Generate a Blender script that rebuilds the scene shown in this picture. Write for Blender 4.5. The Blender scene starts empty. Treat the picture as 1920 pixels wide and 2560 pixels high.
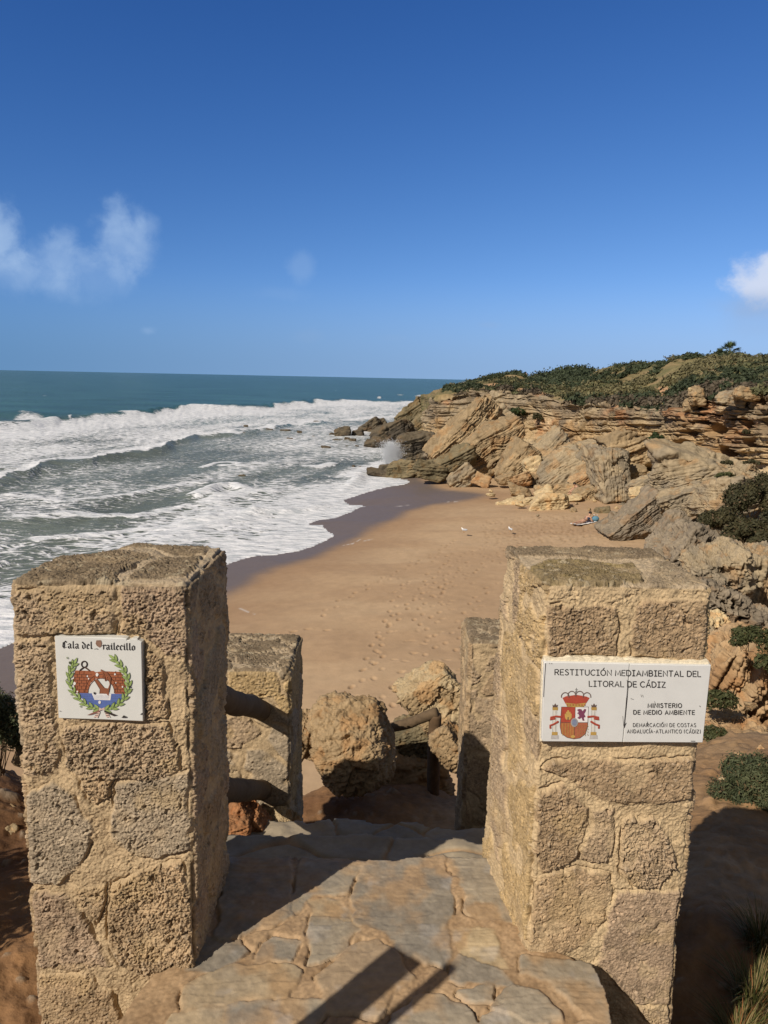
import bpy, math, random
import numpy as np
from mathutils import Matrix, Vector
R = math.radians
SC = bpy.context.scene
COL = SC.collection

# ------------------------------------------------------------------ camera
FPX = 1925.0
PITCH, ROLL = R(9.91), R(1.19)
EYE = 9.4
_c, _s = math.cos(ROLL), math.sin(ROLL)
FW = np.array([0, math.cos(PITCH), -math.sin(PITCH)])
_up = np.array([0, math.sin(PITCH), math.cos(PITCH)]); _rt = np.array([1.0, 0, 0])
CR = _c * _rt + _s * _up
CU = -_s * _rt + _c * _up
CAMP = np.array([0, 0, EYE])
cam = bpy.data.cameras.new('camera')
cam.sensor_fit = 'VERTICAL'; cam.sensor_height = 24.0; cam.lens = 24.0 * FPX / 2560.0
cam.clip_start = 0.05; cam.clip_end = 60000
camo = bpy.data.objects.new('camera', cam); COL.objects.link(camo)
M = Matrix(((CR[0], CU[0], -FW[0], 0), (CR[1], CU[1], -FW[1], 0), (CR[2], CU[2], -FW[2], EYE), (0, 0, 0, 1)))
camo.matrix_world = M
SC.camera = camo

# ------------------------------------------------------------------ sky and sun
SUN_EL = R(38.0); SUN_AZ = R(221.3)          # azimuth clockwise from +Y, towards the sun
TOSUN = np.array([math.sin(SUN_AZ) * math.cos(SUN_EL), math.cos(SUN_AZ) * math.cos(SUN_EL), math.sin(SUN_EL)])
w = bpy.data.worlds.new('World'); SC.world = w; w.use_nodes = True
nt = w.node_tree; nt.nodes.clear()
def N(t, tree, **kw):
    n = tree.nodes.new(t)
    for k, v in kw.items(): setattr(n, k, v)
    return n
out = N('ShaderNodeOutputWorld', nt); bg = N('ShaderNodeBackground', nt)
sky = N('ShaderNodeTexSky', nt); sky.sky_type = 'NISHITA'; sky.sun_disc = False
sky.sun_elevation = SUN_EL; sky.sun_rotation = SUN_AZ
sky.air_density = 1.0; sky.dust_density = 0.3; sky.ozone_density = 3.0; sky.altitude = 0
SKY_STRENGTH = 0.085
bg.inputs['Strength'].default_value = SKY_STRENGTH
nt.links.new(bg.outputs[0], out.inputs['Surface'])

def pix_dir(px, py):
    d = FW + CR * (px - 960) / FPX + CU * (1280 - py) / FPX
    return d / np.linalg.norm(d)

def sky_tree():
    L = nt.links
    tc0 = N('ShaderNodeTexCoord', nt); vm = N('ShaderNodeVectorMath', nt, operation='MULTIPLY_ADD')
    vm.inputs[1].default_value = (1, 1, .72); vm.inputs[2].default_value = (0, 0, .17)
    L.new(tc0.outputs['Generated'], vm.inputs[0]); L.new(vm.outputs[0], sky.inputs['Vector'])
    # deepen the sky the way the phone's colour rendering does: one exponent per channel
    sep = N('ShaderNodeSeparateColor', nt); L.new(sky.outputs[0], sep.inputs[0]); ml = N('ShaderNodeCombineColor', nt)
    for k, (cf, gx) in enumerate(((.311, 2.59), (.395, 1.956), (.663, 1.53))):
        pw = N('ShaderNodeMath', nt, operation='POWER'); L.new(sep.outputs[k], pw.inputs[0]); pw.inputs[1].default_value = gx
        mu = N('ShaderNodeMath', nt, operation='MULTIPLY'); L.new(pw.outputs[0], mu.inputs[0]); mu.inputs[1].default_value = cf; L.new(mu.outputs[0], ml.inputs[k])
    # grey-blue sea haze in the lowest few degrees
    sp = N('ShaderNodeSeparateXYZ', nt); L.new(tc0.outputs['Generated'], sp.inputs[0])
    hz = N('ShaderNodeMapRange', nt); hz.interpolation_type = 'SMOOTHSTEP'
    hz.inputs['From Min'].default_value = .13; hz.inputs['From Max'].default_value = 0.0; hz.inputs['To Max'].default_value = .85; L.new(sp.outputs['Z'], hz.inputs['Value'])
    hx = N('ShaderNodeMapRange', nt); hx.inputs['From Min'].default_value = -.45; hx.inputs['From Max'].default_value = .40; L.new(sp.outputs['X'], hx.inputs['Value'])
    hc = N('ShaderNodeMix', nt, data_type='RGBA'); L.new(hx.outputs[0], hc.inputs['Factor'])
    hc.inputs['A'].default_value = (.115 / SKY_STRENGTH, .250 / SKY_STRENGTH, .46 / SKY_STRENGTH, 1); hc.inputs['B'].default_value = (.30 / SKY_STRENGTH, .45 / SKY_STRENGTH, .70 / SKY_STRENGTH, 1)
    h2 = N('ShaderNodeMix', nt, data_type='RGBA'); L.new(hz.outputs[0], h2.inputs['Factor']); L.new(ml.outputs[0], h2.inputs['A']); L.new(hc.outputs['Result'], h2.inputs['B'])
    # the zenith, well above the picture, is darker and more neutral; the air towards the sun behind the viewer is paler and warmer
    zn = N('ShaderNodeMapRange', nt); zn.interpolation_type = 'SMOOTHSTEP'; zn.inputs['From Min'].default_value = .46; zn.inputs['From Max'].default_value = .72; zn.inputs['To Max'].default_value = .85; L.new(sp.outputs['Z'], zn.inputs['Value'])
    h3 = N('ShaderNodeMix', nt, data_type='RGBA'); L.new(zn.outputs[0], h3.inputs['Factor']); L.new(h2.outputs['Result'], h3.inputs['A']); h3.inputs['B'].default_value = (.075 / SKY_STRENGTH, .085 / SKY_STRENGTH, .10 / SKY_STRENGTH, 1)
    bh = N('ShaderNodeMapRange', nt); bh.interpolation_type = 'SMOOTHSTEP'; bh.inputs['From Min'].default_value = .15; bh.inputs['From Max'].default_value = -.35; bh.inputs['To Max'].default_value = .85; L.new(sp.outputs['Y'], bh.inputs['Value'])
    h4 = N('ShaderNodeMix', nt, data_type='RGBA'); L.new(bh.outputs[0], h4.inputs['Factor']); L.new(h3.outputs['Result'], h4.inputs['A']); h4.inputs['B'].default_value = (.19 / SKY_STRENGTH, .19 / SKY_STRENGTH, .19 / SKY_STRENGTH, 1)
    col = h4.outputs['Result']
    tc = N('ShaderNodeTexCoord', nt)
    # soft veil of paler air low over the land and sea haze near the horizon
    def math_(op, a, b=None):
        m = N('ShaderNodeMath', nt, operation=op)
        for i, x in enumerate((a, b)):
            if x is None: continue
            if isinstance(x, (int, float)): m.inputs[i].default_value = x
            else: L.new(x, m.inputs[i])
        return m.outputs[0]
    nz = N('ShaderNodeTexNoise', nt); nz.inputs['Scale'].default_value = 22; nz.inputs['Detail'].default_value = 8
    nz.inputs['Roughness'].default_value = 0.60; nz.inputs['Distortion'].default_value = 0.2
    L.new(tc.outputs['Generated'], nz.inputs['Vector'])
    # cloud puffs: centre direction, half-width, half-height (radians), density, whiteness
    puffs = [
        (300, 600, .044, .050, .50, 0), (288, 552, .022, .034, .44, 0), (355, 620, .026, .040, .36, 0), (375, 565, .018, .018, .25, 0),
        (150, 645, .046, .040, .44, 0), (110, 690, .05, .03, .30, 0), (230, 680, .06, .04, .22, 0), (160, 600, .026, .022, .36, 0),
        (0, 590, .030, .050, .60, 0), (-60, 600, .05, .06, .6, 0), (20, 680, .05, .035, .30, 0),
        (752, 672, .022, .024, .22, 0), (700, 735, .05, .012, .08, 0), (370, 827, .014, .008, .26, 0),
        (1222, 812, .022, .006, .12, 2), (985, 845, .03, .006, .06, 2), (770, 840, .03, .012, .09, 2),
        (1893, 712, .040, .026, 1.0, 1), (1950, 690, .062, .040, 1.2, 1), (2040, 690, .08, .05, 1.2, 1),
        (1905, 760, .07, .022, .40, 2), (1890, 800, .06, .030, .22, 2),
    ]
    for px, py, aw, ah, dens, tone in puffs:
        d = pix_dir(px, py)
        right = np.cross(d, [0, 0, 1]); right /= np.linalg.norm(right); upv = np.cross(right, d)
        def dot(v):
            n = N('ShaderNodeVectorMath', nt, operation='DOT_PRODUCT'); L.new(tc.outputs['Generated'], n.inputs[0]); n.inputs[1].default_value = tuple(v)
            return n.outputs['Value']
        u = math_('DIVIDE', dot(right), aw); v = math_('DIVIDE', dot(upv), ah); f = math_('GREATER_THAN', dot(d), 0.5)
        r2 = math_('ADD', math_('MULTIPLY', u, u), math_('MULTIPLY', v, v))
        fall = math_('SUBTRACT', 1.0, math_('SQRT', r2))
        # break the outline with the noise
        t = math_('ADD', fall, math_('MULTIPLY', math_('SUBTRACT', nz.outputs['Fac'], 0.5), 1.7 if tone != 2 else 1.0))
        mr = N('ShaderNodeMapRange', nt); mr.interpolation_type = 'SMOOTHSTEP'
        mr.inputs['From Min'].default_value = 0.02; mr.inputs['From Max'].default_value = 0.85; L.new(t, mr.inputs['Value'])
        fade = N('ShaderNodeMapRange', nt); fade.interpolation_type = 'SMOOTHSTEP'
        fade.inputs['From Min'].default_value = -0.35; fade.inputs['From Max'].default_value = 0.2; L.new(fall, fade.inputs['Value'])
        a = math_('MINIMUM', math_('MULTIPLY', math_('MULTIPLY', math_('MULTIPLY', mr.outputs[0], fade.outputs[0]), f), dens), 0.92)
        mx = N('ShaderNodeMix', nt, data_type='RGBA'); L.new(a, mx.inputs['Factor']); L.new(col, mx.inputs['A'])
        c = {0: (.36, .52, .78), 1: (.62, .70, .88), 2: (.33, .43, .62)}[tone]
        mx.inputs['B'].default_value = tuple(x / SKY_STRENGTH for x in c) + (1,)
        col = mx.outputs['Result']
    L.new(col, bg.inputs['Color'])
sky_tree()

sl = bpy.data.lights.new('sun', 'SUN'); sl.energy = 5.0; sl.angle = R(0.53); sl.color = (1.0, 0.91, 0.80)
so = bpy.data.objects.new('sun', sl); COL.objects.link(so); so.location = (-20, -20, 40)
so.rotation_euler = Vector(TOSUN).to_track_quat('Z', 'Y').to_euler()
VS = SC.view_settings; VS.view_transform = 'Standard'; VS.look = 'None'; VS.exposure = 0.0; VS.gamma = 1.0; VS.use_curve_mapping = False
SC.render.film_transparent = False

# ------------------------------------------------------------------ numeric helpers
def ray(px, py):
    px = np.asarray(px, float); py = np.asarray(py, float)
    return FW + CR * ((px - 960) / FPX)[..., None] + CU * ((1280 - py) / FPX)[..., None]
def at_z(px, py, z):
    d = ray(px, py); return CAMP + d * ((z - EYE) / d[..., 2])[..., None]
def at_y(px, py, y):
    d = ray(px, py); return CAMP + d * (np.asarray(y, float) / d[..., 1])[..., None]
def project(p):
    q = np.asarray(p, float) - CAMP; zz = q @ FW
    zz = np.where(zz < 0.05, 0.05, zz)
    return 960 + FPX * (q @ CR) / zz, 1280 - FPX * (q @ CU) / zz
def sstep(a, b, x):
    t = np.clip((x - a) / (b - a), 0, 1); return t * t * (3 - 2 * t)
def _hash(ix, iy, iz, seed):
    with np.errstate(over='ignore'):
        h = (ix.astype(np.uint32) * np.uint32(374761393) + iy.astype(np.uint32) * np.uint32(668265263) + iz.astype(np.uint32) * np.uint32(2147483647 ^ 0x3C6EF372)
             + np.uint32((seed * 974711 + 12345) & 0xffffffff))
        h = (h ^ (h >> np.uint32(13))) * np.uint32(1274126177)
        h = (h ^ (h >> np.uint32(16))) * np.uint32(2246822519)
        h = h ^ (h >> np.uint32(15))
    return h.astype(np.float32) / np.float32(4294967295.0)
def vnoise(p, seed=0):
    p = np.asarray(p, np.float32); i = np.floor(p); f = p - i; i = i.astype(np.int64)
    f = f * f * f * (f * (f * 6 - 15) + 10)
    x, y, z = i[..., 0], i[..., 1], i[..., 2]; fx, fy, fz = f[..., 0], f[..., 1], f[..., 2]
    def h(a, b, c): return _hash(x + a, y + b, z + c, seed)
    c00 = h(0,0,0) * (1 - fx) + h(1,0,0) * fx; c10 = h(0,1,0) * (1 - fx) + h(1,1,0) * fx
    c01 = h(0,0,1) * (1 - fx) + h(1,0,1) * fx; c11 = h(0,1,1) * (1 - fx) + h(1,1,1) * fx
    return ((c00 * (1 - fy) + c10 * fy) * (1 - fz) + (c01 * (1 - fy) + c11 * fy) * fz) * 2 - 1
def fbm(p, seed=0, oct=4, gain=0.5, lac=2.03):
    p = np.asarray(p, np.float32); a, s, t = 1.0, 0.0, 0.0
    for k in range(oct):
        s = s + a * vnoise(p, seed + k * 17); t += a; a *= gain; p = p * lac + 3.7
    return s / t * 1.5
def ridged(p, seed=0, oct=3, gain=0.5):
    p = np.asarray(p, np.float32); a, s, t = 1.0, 0.0, 0.0
    for k in range(oct):
        s = s + a * (1 - np.abs(vnoise(p, seed + k * 17)) * 2); t += a; a *= gain; p = p * 2.07 + 1.3
    return s / t
def worley(p, seed=0, jit=0.95):
    p = np.asarray(p, np.float32); i = np.floor(p).astype(np.int64)
    f1 = np.full(p.shape[:-1], 9.0, np.float32); f2 = f1.copy(); idd = np.zeros_like(f1)
    for a in (-1, 0, 1):
        for b in (-1, 0, 1):
            for c in (-1, 0, 1):
                x, y, z = i[..., 0] + a, i[..., 1] + b, i[..., 2] + c
                dx = x + .5 + (_hash(x, y, z, seed) - .5) * jit - p[..., 0]
                dy = y + .5 + (_hash(x, y, z, seed + 1) - .5) * jit - p[..., 1]
                dz = z + .5 + (_hash(x, y, z, seed + 2) - .5) * jit - p[..., 2]
                d = np.sqrt(dx * dx + dy * dy + dz * dz).astype(np.float32)
                hid = _hash(x, y, z, seed + 3)
                m = d < f1
                f2 = np.where(m, f1, np.minimum(f2, d)); idd = np.where(m, hid, idd); f1 = np.where(m, d, f1)
    return f1, f2, idd
def worley2(u, v, seed=0, jit=0.9):
    iu = np.floor(u).astype(np.int64); iv = np.floor(v).astype(np.int64)
    f1 = np.full(np.shape(u), 9.0, np.float32); f2 = f1.copy(); idd = np.zeros_like(f1); z = np.zeros_like(iu)
    for a in (-1, 0, 1):
        for b in (-1, 0, 1):
            x, y = iu + a, iv + b
            dx = x + .5 + (_hash(x, y, z, seed) - .5) * jit - u; dy = y + .5 + (_hash(x, y, z, seed + 1) - .5) * jit - v
            d = np.sqrt(dx * dx + dy * dy).astype(np.float32); hid = _hash(x, y, z, seed + 3)
            m = d < f1
            f2 = np.where(m, f1, np.minimum(f2, d)); idd = np.where(m, hid, idd); f1 = np.where(m, d, f1)
    return f1, f2, idd
def poly_sdf(px, py, poly, closed=True):
    """signed distance (positive inside) of points to a polygon, or plain distance to an open polyline"""
    poly = np.asarray(poly, np.float64); n = len(poly)
    d2 = np.full(np.shape(px), 1e18); ins = np.zeros(np.shape(px), bool)
    for k in range(n if closed else n - 1):
        ax, ay = poly[k]; bx, by = poly[(k + 1) % n]
        ex, ey = bx - ax, by - ay
        t = np.clip(((px - ax) * ex + (py - ay) * ey) / (ex * ex + ey * ey + 1e-18), 0, 1)
        d2 = np.minimum(d2, (px - ax - t * ex) ** 2 + (py - ay - t * ey) ** 2)
        if closed:
            c = ((ay > py) != (by > py)) & (px < ex * (py - ay) / (ey + 1e-18) + ax); ins ^= c
    d = np.sqrt(d2)
    return np.where(ins, d, -d) if closed else d
def lerp(a, b, t): return a + (b - a) * t
def mixc(a, b, t): return a + (b - a) * t[..., None]
def C(*v): return np.array(v, np.float32)

NOSCALE = ('tile', 'foliage', 'crown', 'lettering', 'plaster')
def mesh(name, V, F, mat, tint=None, extra=None, parent=None, smooth=True, link=True):
    """one mesh object out of numpy arrays; F is (n,4) or (n,3)"""
    V = np.ascontiguousarray(V, np.float32).reshape(-1, 3); F = np.ascontiguousarray(F, np.int32)
    me = bpy.data.meshes.new(name)
    me.vertices.add(len(V)); me.vertices.foreach_set('co', V.ravel())
    k = F.shape[1]
    me.loops.add(F.size); me.loops.foreach_set('vertex_index', F.ravel())
    me.polygons.add(len(F)); me.polygons.foreach_set('loop_start', np.arange(0, F.size, k, dtype=np.int32))
    me.update(calc_edges=True)
    if not smooth:
        me.polygons.foreach_set('use_smooth', np.zeros(len(F), bool))
    else:
        me.polygons.foreach_set('use_smooth', np.ones(len(F), bool))
    if tint is not None:
        t = np.ones((len(V), 4), np.float32); t[:, :3] = np.clip(np.asarray(tint).reshape(-1, 3) * (1.0 if name.startswith(NOSCALE) or name == 'coastal_scrub' else 0.86), 0, 1)
        at = me.attributes.new('tint', 'FLOAT_COLOR', 'POINT'); at.data.foreach_set('color', t.ravel())
    for kx, arr in (extra or {}).items():
        at = me.attributes.new(kx, 'FLOAT', 'POINT'); at.data.foreach_set('value', np.ascontiguousarray(arr, np.float32).ravel())
    if mat: me.materials.append(mat)
    o = bpy.data.objects.new(name, me)
    if link: COL.objects.link(o)
    if parent is not None: o.parent = parent
    return o
def gridf(nu, nv, wrap=False):
    """quads of a grid indexed [v*nu+u]"""
    uu = nu if wrap else nu - 1
    a = np.arange(uu); b = np.arange(nv - 1)
    A, B = np.meshgrid(a, b); A2 = (A + 1) % nu
    return np.stack([B * nu + A, B * nu + A2, (B + 1) * nu + A2, (B + 1) * nu + A], -1).reshape(-1, 4)
def tag(o, label=None, cat=None, group=None, kind=None):
    if label: o['label'] = label
    if cat: o['category'] = cat
    if group: o['group'] = group
    if kind: o['kind'] = kind
    return o
def empty(name, loc):
    o = bpy.data.objects.new(name, None); COL.objects.link(o); o.location = loc; o.empty_display_size = .1
    return o
def grid_normals(P):
    du = np.gradient(P, axis=1); dv = np.gradient(P, axis=0)
    n = np.cross(du, dv); return n / (np.linalg.norm(n, axis=-1, keepdims=True) + 1e-12)

# ------------------------------------------------------------------ materials
MATS = {}
def material(name, rough=0.9, bump=None, var=0.15, vscale=6.0, spec=0.25, wet=False, col=None, trans=0.0, detail=6, vlac=None):
    """principled material: base colour from the tint attribute (or a plain colour) times a little noise; bump = [(scale, strength, distance)]"""
    if name in MATS: return MATS[name]
    m = bpy.data.materials.new(name); m.use_nodes = True; t = m.node_tree; L = t.links
    b = t.nodes['Principled BSDF']
    b.inputs['Roughness'].default_value = rough; b.inputs['Specular IOR Level'].default_value = spec
    geo = N('ShaderNodeNewGeometry', t)
    if col is None:
        at = N('ShaderNodeAttribute', t); at.attribute_name = 'tint'; base = at.outputs['Color']
    else:
        rgb = N('ShaderNodeRGB', t); rgb.outputs[0].default_value = (*col, 1); base = rgb.outputs[0]
    if var:
        nz = N('ShaderNodeTexNoise', t); nz.inputs['Scale'].default_value = vscale; nz.inputs['Detail'].default_value = detail; nz.inputs['Roughness'].default_value = .62
        L.new(geo.outputs['Position'], nz.inputs['Vector'])
        mr = N('ShaderNodeMapRange', t); mr.inputs['From Min'].default_value = .3; mr.inputs['From Max'].default_value = .7
        mr.inputs['To Min'].default_value = 1 - var; mr.inputs['To Max'].default_value = 1 + var; L.new(nz.outputs['Fac'], mr.inputs['Value'])
        mx = N('ShaderNodeVectorMath', t, operation='SCALE'); L.new(base, mx.inputs[0]); L.new(mr.outputs[0], mx.inputs['Scale'])
        base = mx.outputs['Vector']
    L.new(base, b.inputs['Base Color'])
    last = None
    for sc, st, di in (bump or []):
        nz = N('ShaderNodeTexNoise', t); nz.inputs['Scale'].default_value = sc; nz.inputs['Detail'].default_value = 6; nz.inputs['Roughness'].default_value = .6
        L.new(geo.outputs['Position'], nz.inputs['Vector'])
        bp = N('ShaderNodeBump', t); bp.inputs['Strength'].default_value = st; bp.inputs['Distance'].default_value = di
        L.new(nz.outputs['Fac'], bp.inputs['Height'])
        if last: L.new(last.outputs[0], bp.inputs['Normal'])
        last = bp
    if last: L.new(last.outputs[0], b.inputs['Normal'])
    if wet:
        at = N('ShaderNodeAttribute', t); at.attribute_name = 'wet'
        mr = N('ShaderNodeMapRange', t); mr.inputs['To Min'].default_value = rough; mr.inputs['To Max'].default_value = .48
        L.new(at.outputs['Fac'], mr.inputs['Value']); L.new(mr.outputs[0], b.inputs['Roughness'])
    if trans:
        tr = N('ShaderNodeBsdfTranslucent', t); L.new(base, tr.inputs['Color'])
        ms = N('ShaderNodeMixShader', t); ms.inputs[0].default_value = trans
        L.new(b.outputs[0], ms.inputs[1]); L.new(tr.outputs[0], ms.inputs[2]); L.new(ms.outputs[0], t.nodes['Material Output'].inputs['Surface'])
    MATS[name] = m
    return m
# ------------------------------------------------------------------ sea and beach
WLP = [(-700,1915),(-150,1685),(0,1622),(200,1540),(400,1468),(500,1432),(568,1413),(602,1400),(641,1390),(687,1388),(745,1378),(791,1363),(830,1344),
       (839,1338),(826,1328),(811,1316),(807,1311),(774,1311),(788,1303),(838,1295),(884,1278),(896,1270),(921,1265),(907,1263),(876,1261),(859,1251),
       (888,1241),(930,1228),(969,1218),(1015,1211),(1027,1203),(1011,1197),(980,1193),(1010,1180),(1060,1165)]
_a = np.array(WLP, float); WL = at_z(_a[:,0], _a[:,1], 0.06)[:, :2]
LAND = np.vstack([WL, [[14, 92], [40, 112], [200, 150], [200, -60], [-40, -60], [-30, 0]]])
_a = np.array([(-700,2100),(0,1790),(300,1650),(500,1530),(560,1490),(625,1445),(691,1417),(776,1386),(838,1359),(896,1332),(946,1305),(1004,1278),(1062,1266),(1119,1261),
               (1177,1253),(1188,1247),(1154,1240),(1100,1232),(1081,1224),(1062,1209),(1042,1195),(1060,1165)], float)
WETL = np.vstack([at_z(_a[:,0], _a[:,1], 0.3)[:, :2], [[14, 92], [-60, 92], [-60, 8]]])
def beach_z(s):
    return np.where(s > 0, 0.05 + 0.95 * (1 - np.exp(-np.maximum(s, 0) / 13.0)) + 0.008 * np.maximum(s, 0), 0.05 + 0.07 * s)

def build_sea():
    nu, nv = 1000, 560
    az = R(-52) + (R(22) + R(52)) * np.linspace(0, 1, nu)
    t = np.linspace(9.4 / 10.5, 0, nv) ; t = 9.4 / 10.5 * (1 - np.linspace(0, 1, nv)) + 9.4 / 14000
    A, T = np.meshgrid(az, t); r = 9.4 / T
    X, Y = r * np.sin(A), r * np.cos(A)
    P0 = np.stack([X, Y, np.zeros_like(X)], -1)
    px, py = project(P0)
    sd = poly_sdf(X, Y, LAND)                       # >0 on land
    y1 = np.interp(px, [-400,0,77,154,231,309,370,430,480,560,640,720,775,870,950,1080,1300], [1115,1073,1067,1055,1048,1042,1036,1027,1023,1022,1021,1012,1006,1002,1003,1001,999])
    y2 = np.interp(px, [-400,0,73,104,154,231,247,332,405,444,501,579,640,730,790,870,950,1000,1060,1300], [1300,1204,1185,1169,1163,1158,1150,1135,1127,1111,1090,1084,1080,1064,1056,1051,1046,1042,1031,1012])
    y3 = np.interp(px, [-400,0,150,300,450,640,800,900,1000,1100], [1420,1330,1320,1300,1262,1205,1180,1172,1150,1120])
    Qc = np.stack([X * .29 + Y * .957, X * .957 - Y * .29, 0 * X], -1)     # along the swell, across it
    wob = fbm(Qc / 9.0, 5, 4)
    py_ = py + wob * np.interp(py, [1000, 1100, 1300], [2.5, 8, 14])
    outer = sstep(-2, 4, py_ - y1) * sstep(-1.5, 1.5, y2 - py_)
    frac = np.clip((py_ - y1) / (y2 - y1 + 1e-6), 0, 1)
    dens_o = lerp(.86, .55, sstep(.08, .40, frac)); dens_o = lerp(dens_o, .95, sstep(.82, 1.0, frac))
    dens_o = dens_o + .16 * fbm(Qc / np.array([9.0, 4.0, 1]), 8, 3)
    mid = sstep(-4, 4, py_ - y2) * sstep(40, -40, py_ - y3)
    dens_m = .28 + .20 * sstep(-1, 1, fbm(Qc / np.array([16., 5., 1]), 21, 3)) - .18 * sstep(300, 520, px * 0 + (y3 - py_) * 3)
    dens_m = dens_m + .10 * sstep(520, 760, px)
    inn = sstep(-60, 45, py_ - y3)
    dens_i = .51 + .25 * fbm(Qc / np.array([14., 5., 1]), 31, 4) + .12 * sstep(8, 1, -sd)
    foam = outer * dens_o + (1 - outer) * np.where(py_ > y2 - 2, np.maximum(dens_m * mid, dens_i * inn), 0)
    # crest lines of smaller breakers: px polyline, world half width, height
    H = np.zeros_like(X)
    def crest(pts, wd, h, fo, seaward=3.0):
        nonlocal foam, H
        a = np.array(pts, float); q = at_z(a[:,0], a[:,1], 0)[:, :2]
        d = poly_sdf(X, Y, q, closed=False)
        d = d * (1 + .35 * fbm(Qc / 3.0, 44, 3))
        H += h * np.exp(-(d / wd) ** 2)
        foam = np.maximum(foam, fo * np.exp(-(d / (wd * .9)) ** 4))
    crest([(496,1246),(530,1232),(560,1224),(590,1224),(606,1232)], 1.0, .45, .95)
    crest([(520,1262),(570,1248),(620,1240),(680,1236)], 1.2, .15, .82)
    crest([(907,1186),(896,1203),(868,1226),(857,1250),(826,1266),(776,1278),(714,1286),(637,1290)], .7, .35, .97)
    crest([(637,1290),(560,1300),(480,1312)], .8, .15, .85)
    crest([(1050,1092),(1000,1098),(962,1110)], 1.5, .2, .9)
    crest([(830,1165),(800,1172),(770,1170)], .8, .15, .9); crest([(640,1165),(670,1164)], .6, .1, .9)
    crest([(560,1168),(600,1172)], .6, .1, .85); crest([(510,1172),(540,1160),(585,1160),(600,1166)], .5, .1, .75)
    crest([(30,1240),(160,1262),(300,1250),(420,1226),(500,1212)], .9, .12, .62)
    crest([(60,1300),(200,1290),(330,1296),(470,1272)], .9, .12, .68)
    crest([(100,1350),(260,1338),(400,1322),(520,1300)], .9, .12, .72)
    # breaking crest further out, left, and small white caps
    def patch(x0, y0, w_, h_, f_):
        nonlocal foam
        q = ((px - x0) / w_) ** 2 + ((py - y0) / h_) ** 2
        foam = np.maximum(foam, f_ * np.exp(-q ** 2))
    patch(75, 1052, 44, 13, .72); patch(60, 1034, 36, 4, .85); patch(10, 1034, 20, 3, .6); patch(110, 1060, 40, 8, .7); patch(175, 1050, 6, 6, .8)
    patch(948, 994, 7, 3.5, .62); patch(537, 1015, 6, 2, .6); patch(495, 1016, 14, 2, .5); patch(1060, 990, 26, 5, .62); patch(112, 990, 8, 1, .4); patch(840, 977, 3, 1, .4)
    patch(1000, 988, 14, 2, .5); patch(160, 1029, 60, 1.6, .5)
    # swell: ridge behind the outer breaker, the white front of the bore, rolling swell beyond
    d1 = (py - y1); m_per = (9.4 / T) ** 2 / 9.4 / FPX                     # metres of range per pixel of height
    D1 = d1 * m_per; D2 = (py_ - y2) * m_per
    H += np.where(D1 < 0, 1.15 * np.exp(-(D1 / 9) ** 2), 1.15 * np.exp(-(D1 / 7) ** 2)) * sstep(1150, 700, px)
    H += np.where(D2 < 0, .55 * np.exp(D2 / 9), .55 * np.exp(-(D2 / 3.6) ** 2)) * sstep(1100, 500, px)
    H += .22 * np.exp(-((px - 30) / 150) ** 2) * np.exp(-(((py - 1038) * m_per) / 8) ** 2) * 3
    near = sstep(1500, 200, r)
    H += near * (.10 * fbm(Qc / np.array([10, 3.0, 1]), 61, 4) + .05 * fbm(Qc / np.array([2.2, .9, 1]), 62, 3)) + sstep(2500, 600, r) * .25 * fbm(Qc / np.array([60, 16.0, 1]), 63, 3)
    H += foam * near * .06 * (ridged(Qc / 1.4, 71, 3) - .2) + outer * near * .10 * fbm(Qc / np.array([3.0, 1.6, 1]), 77, 3)
    off = np.maximum(-sd, 0)                                               # water depth runs out at the beach
    H *= sstep(0, 6, off)
    swash = sstep(7, 0, off)
    edge = sd + .10 * fbm(P0 / 1.1, 91, 4) + .05 * fbm(P0 / .3, 92, 2)
    foam = np.where(sd > -9, np.maximum(foam, lerp(0, .80, sstep(9, 2.5, off)) + .14 * fbm(Qc / 2.5, 93, 3)), foam)
    foam = np.maximum(foam, .97 * sstep(.9, .2, np.abs(edge + .35)))
    Z = H + np.where(off > 0, beach_z(np.minimum(sd, 0)) * 0 + .03 * swash + .03, 0)
    Z = np.where(edge > 0, beach_z(sd) - .06 - .25 * sstep(0, .5, edge), np.maximum(Z, np.where(edge > -.6, beach_z(sd) + .022, -9)))
    P = np.stack([X, Y, Z], -1)
    F = gridf(nu, nv)
    keep = (sd < 14).ravel()
    F = F[keep[F].all(1)]
    depthm = sstep(40, 2, off)
    wm = bpy.data.materials.new('sea_water'); wm.use_nodes = True; t_ = wm.node_tree; L = t_.links; b = t_.nodes['Principled BSDF']
    geo = N('ShaderNodeNewGeometry', t_)
    def at(nm):
        n = N('ShaderNodeAttribute', t_); n.attribute_name = nm; return n.outputs['Fac']
    mp = N('ShaderNodeMapping', t_); mp.inputs['Rotation'].default_value = (0, 0, R(73.1)); L.new(geo.outputs['Position'], mp.inputs['Vector'])
    # (rotation takes the swell direction onto x)
    mp.inputs['Rotation'].default_value = (0, 0, R(-73.1)); mp.inputs['Scale'].default_value = (.42, 1.0, 1.0)
    warp = N('ShaderNodeTexNoise', t_); warp.inputs['Scale'].default_value = .55; warp.inputs['Detail'].default_value = 5; L.new(mp.outputs[0], warp.inputs['Vector'])
    wadd = N('ShaderNodeMixRGB', t_, blend_type='LINEAR_LIGHT'); wadd.inputs['Fac'].default_value = .75; L.new(mp.outputs[0], wadd.inputs['Color1']); L.new(warp.outputs['Color'], wadd.inputs['Color2'])
    vo = N('ShaderNodeTexVoronoi', t_, feature='DISTANCE_TO_EDGE'); vo.inputs['Scale'].default_value = 1.7; L.new(wadd.outputs[0], vo.inputs['Vector'])
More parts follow.
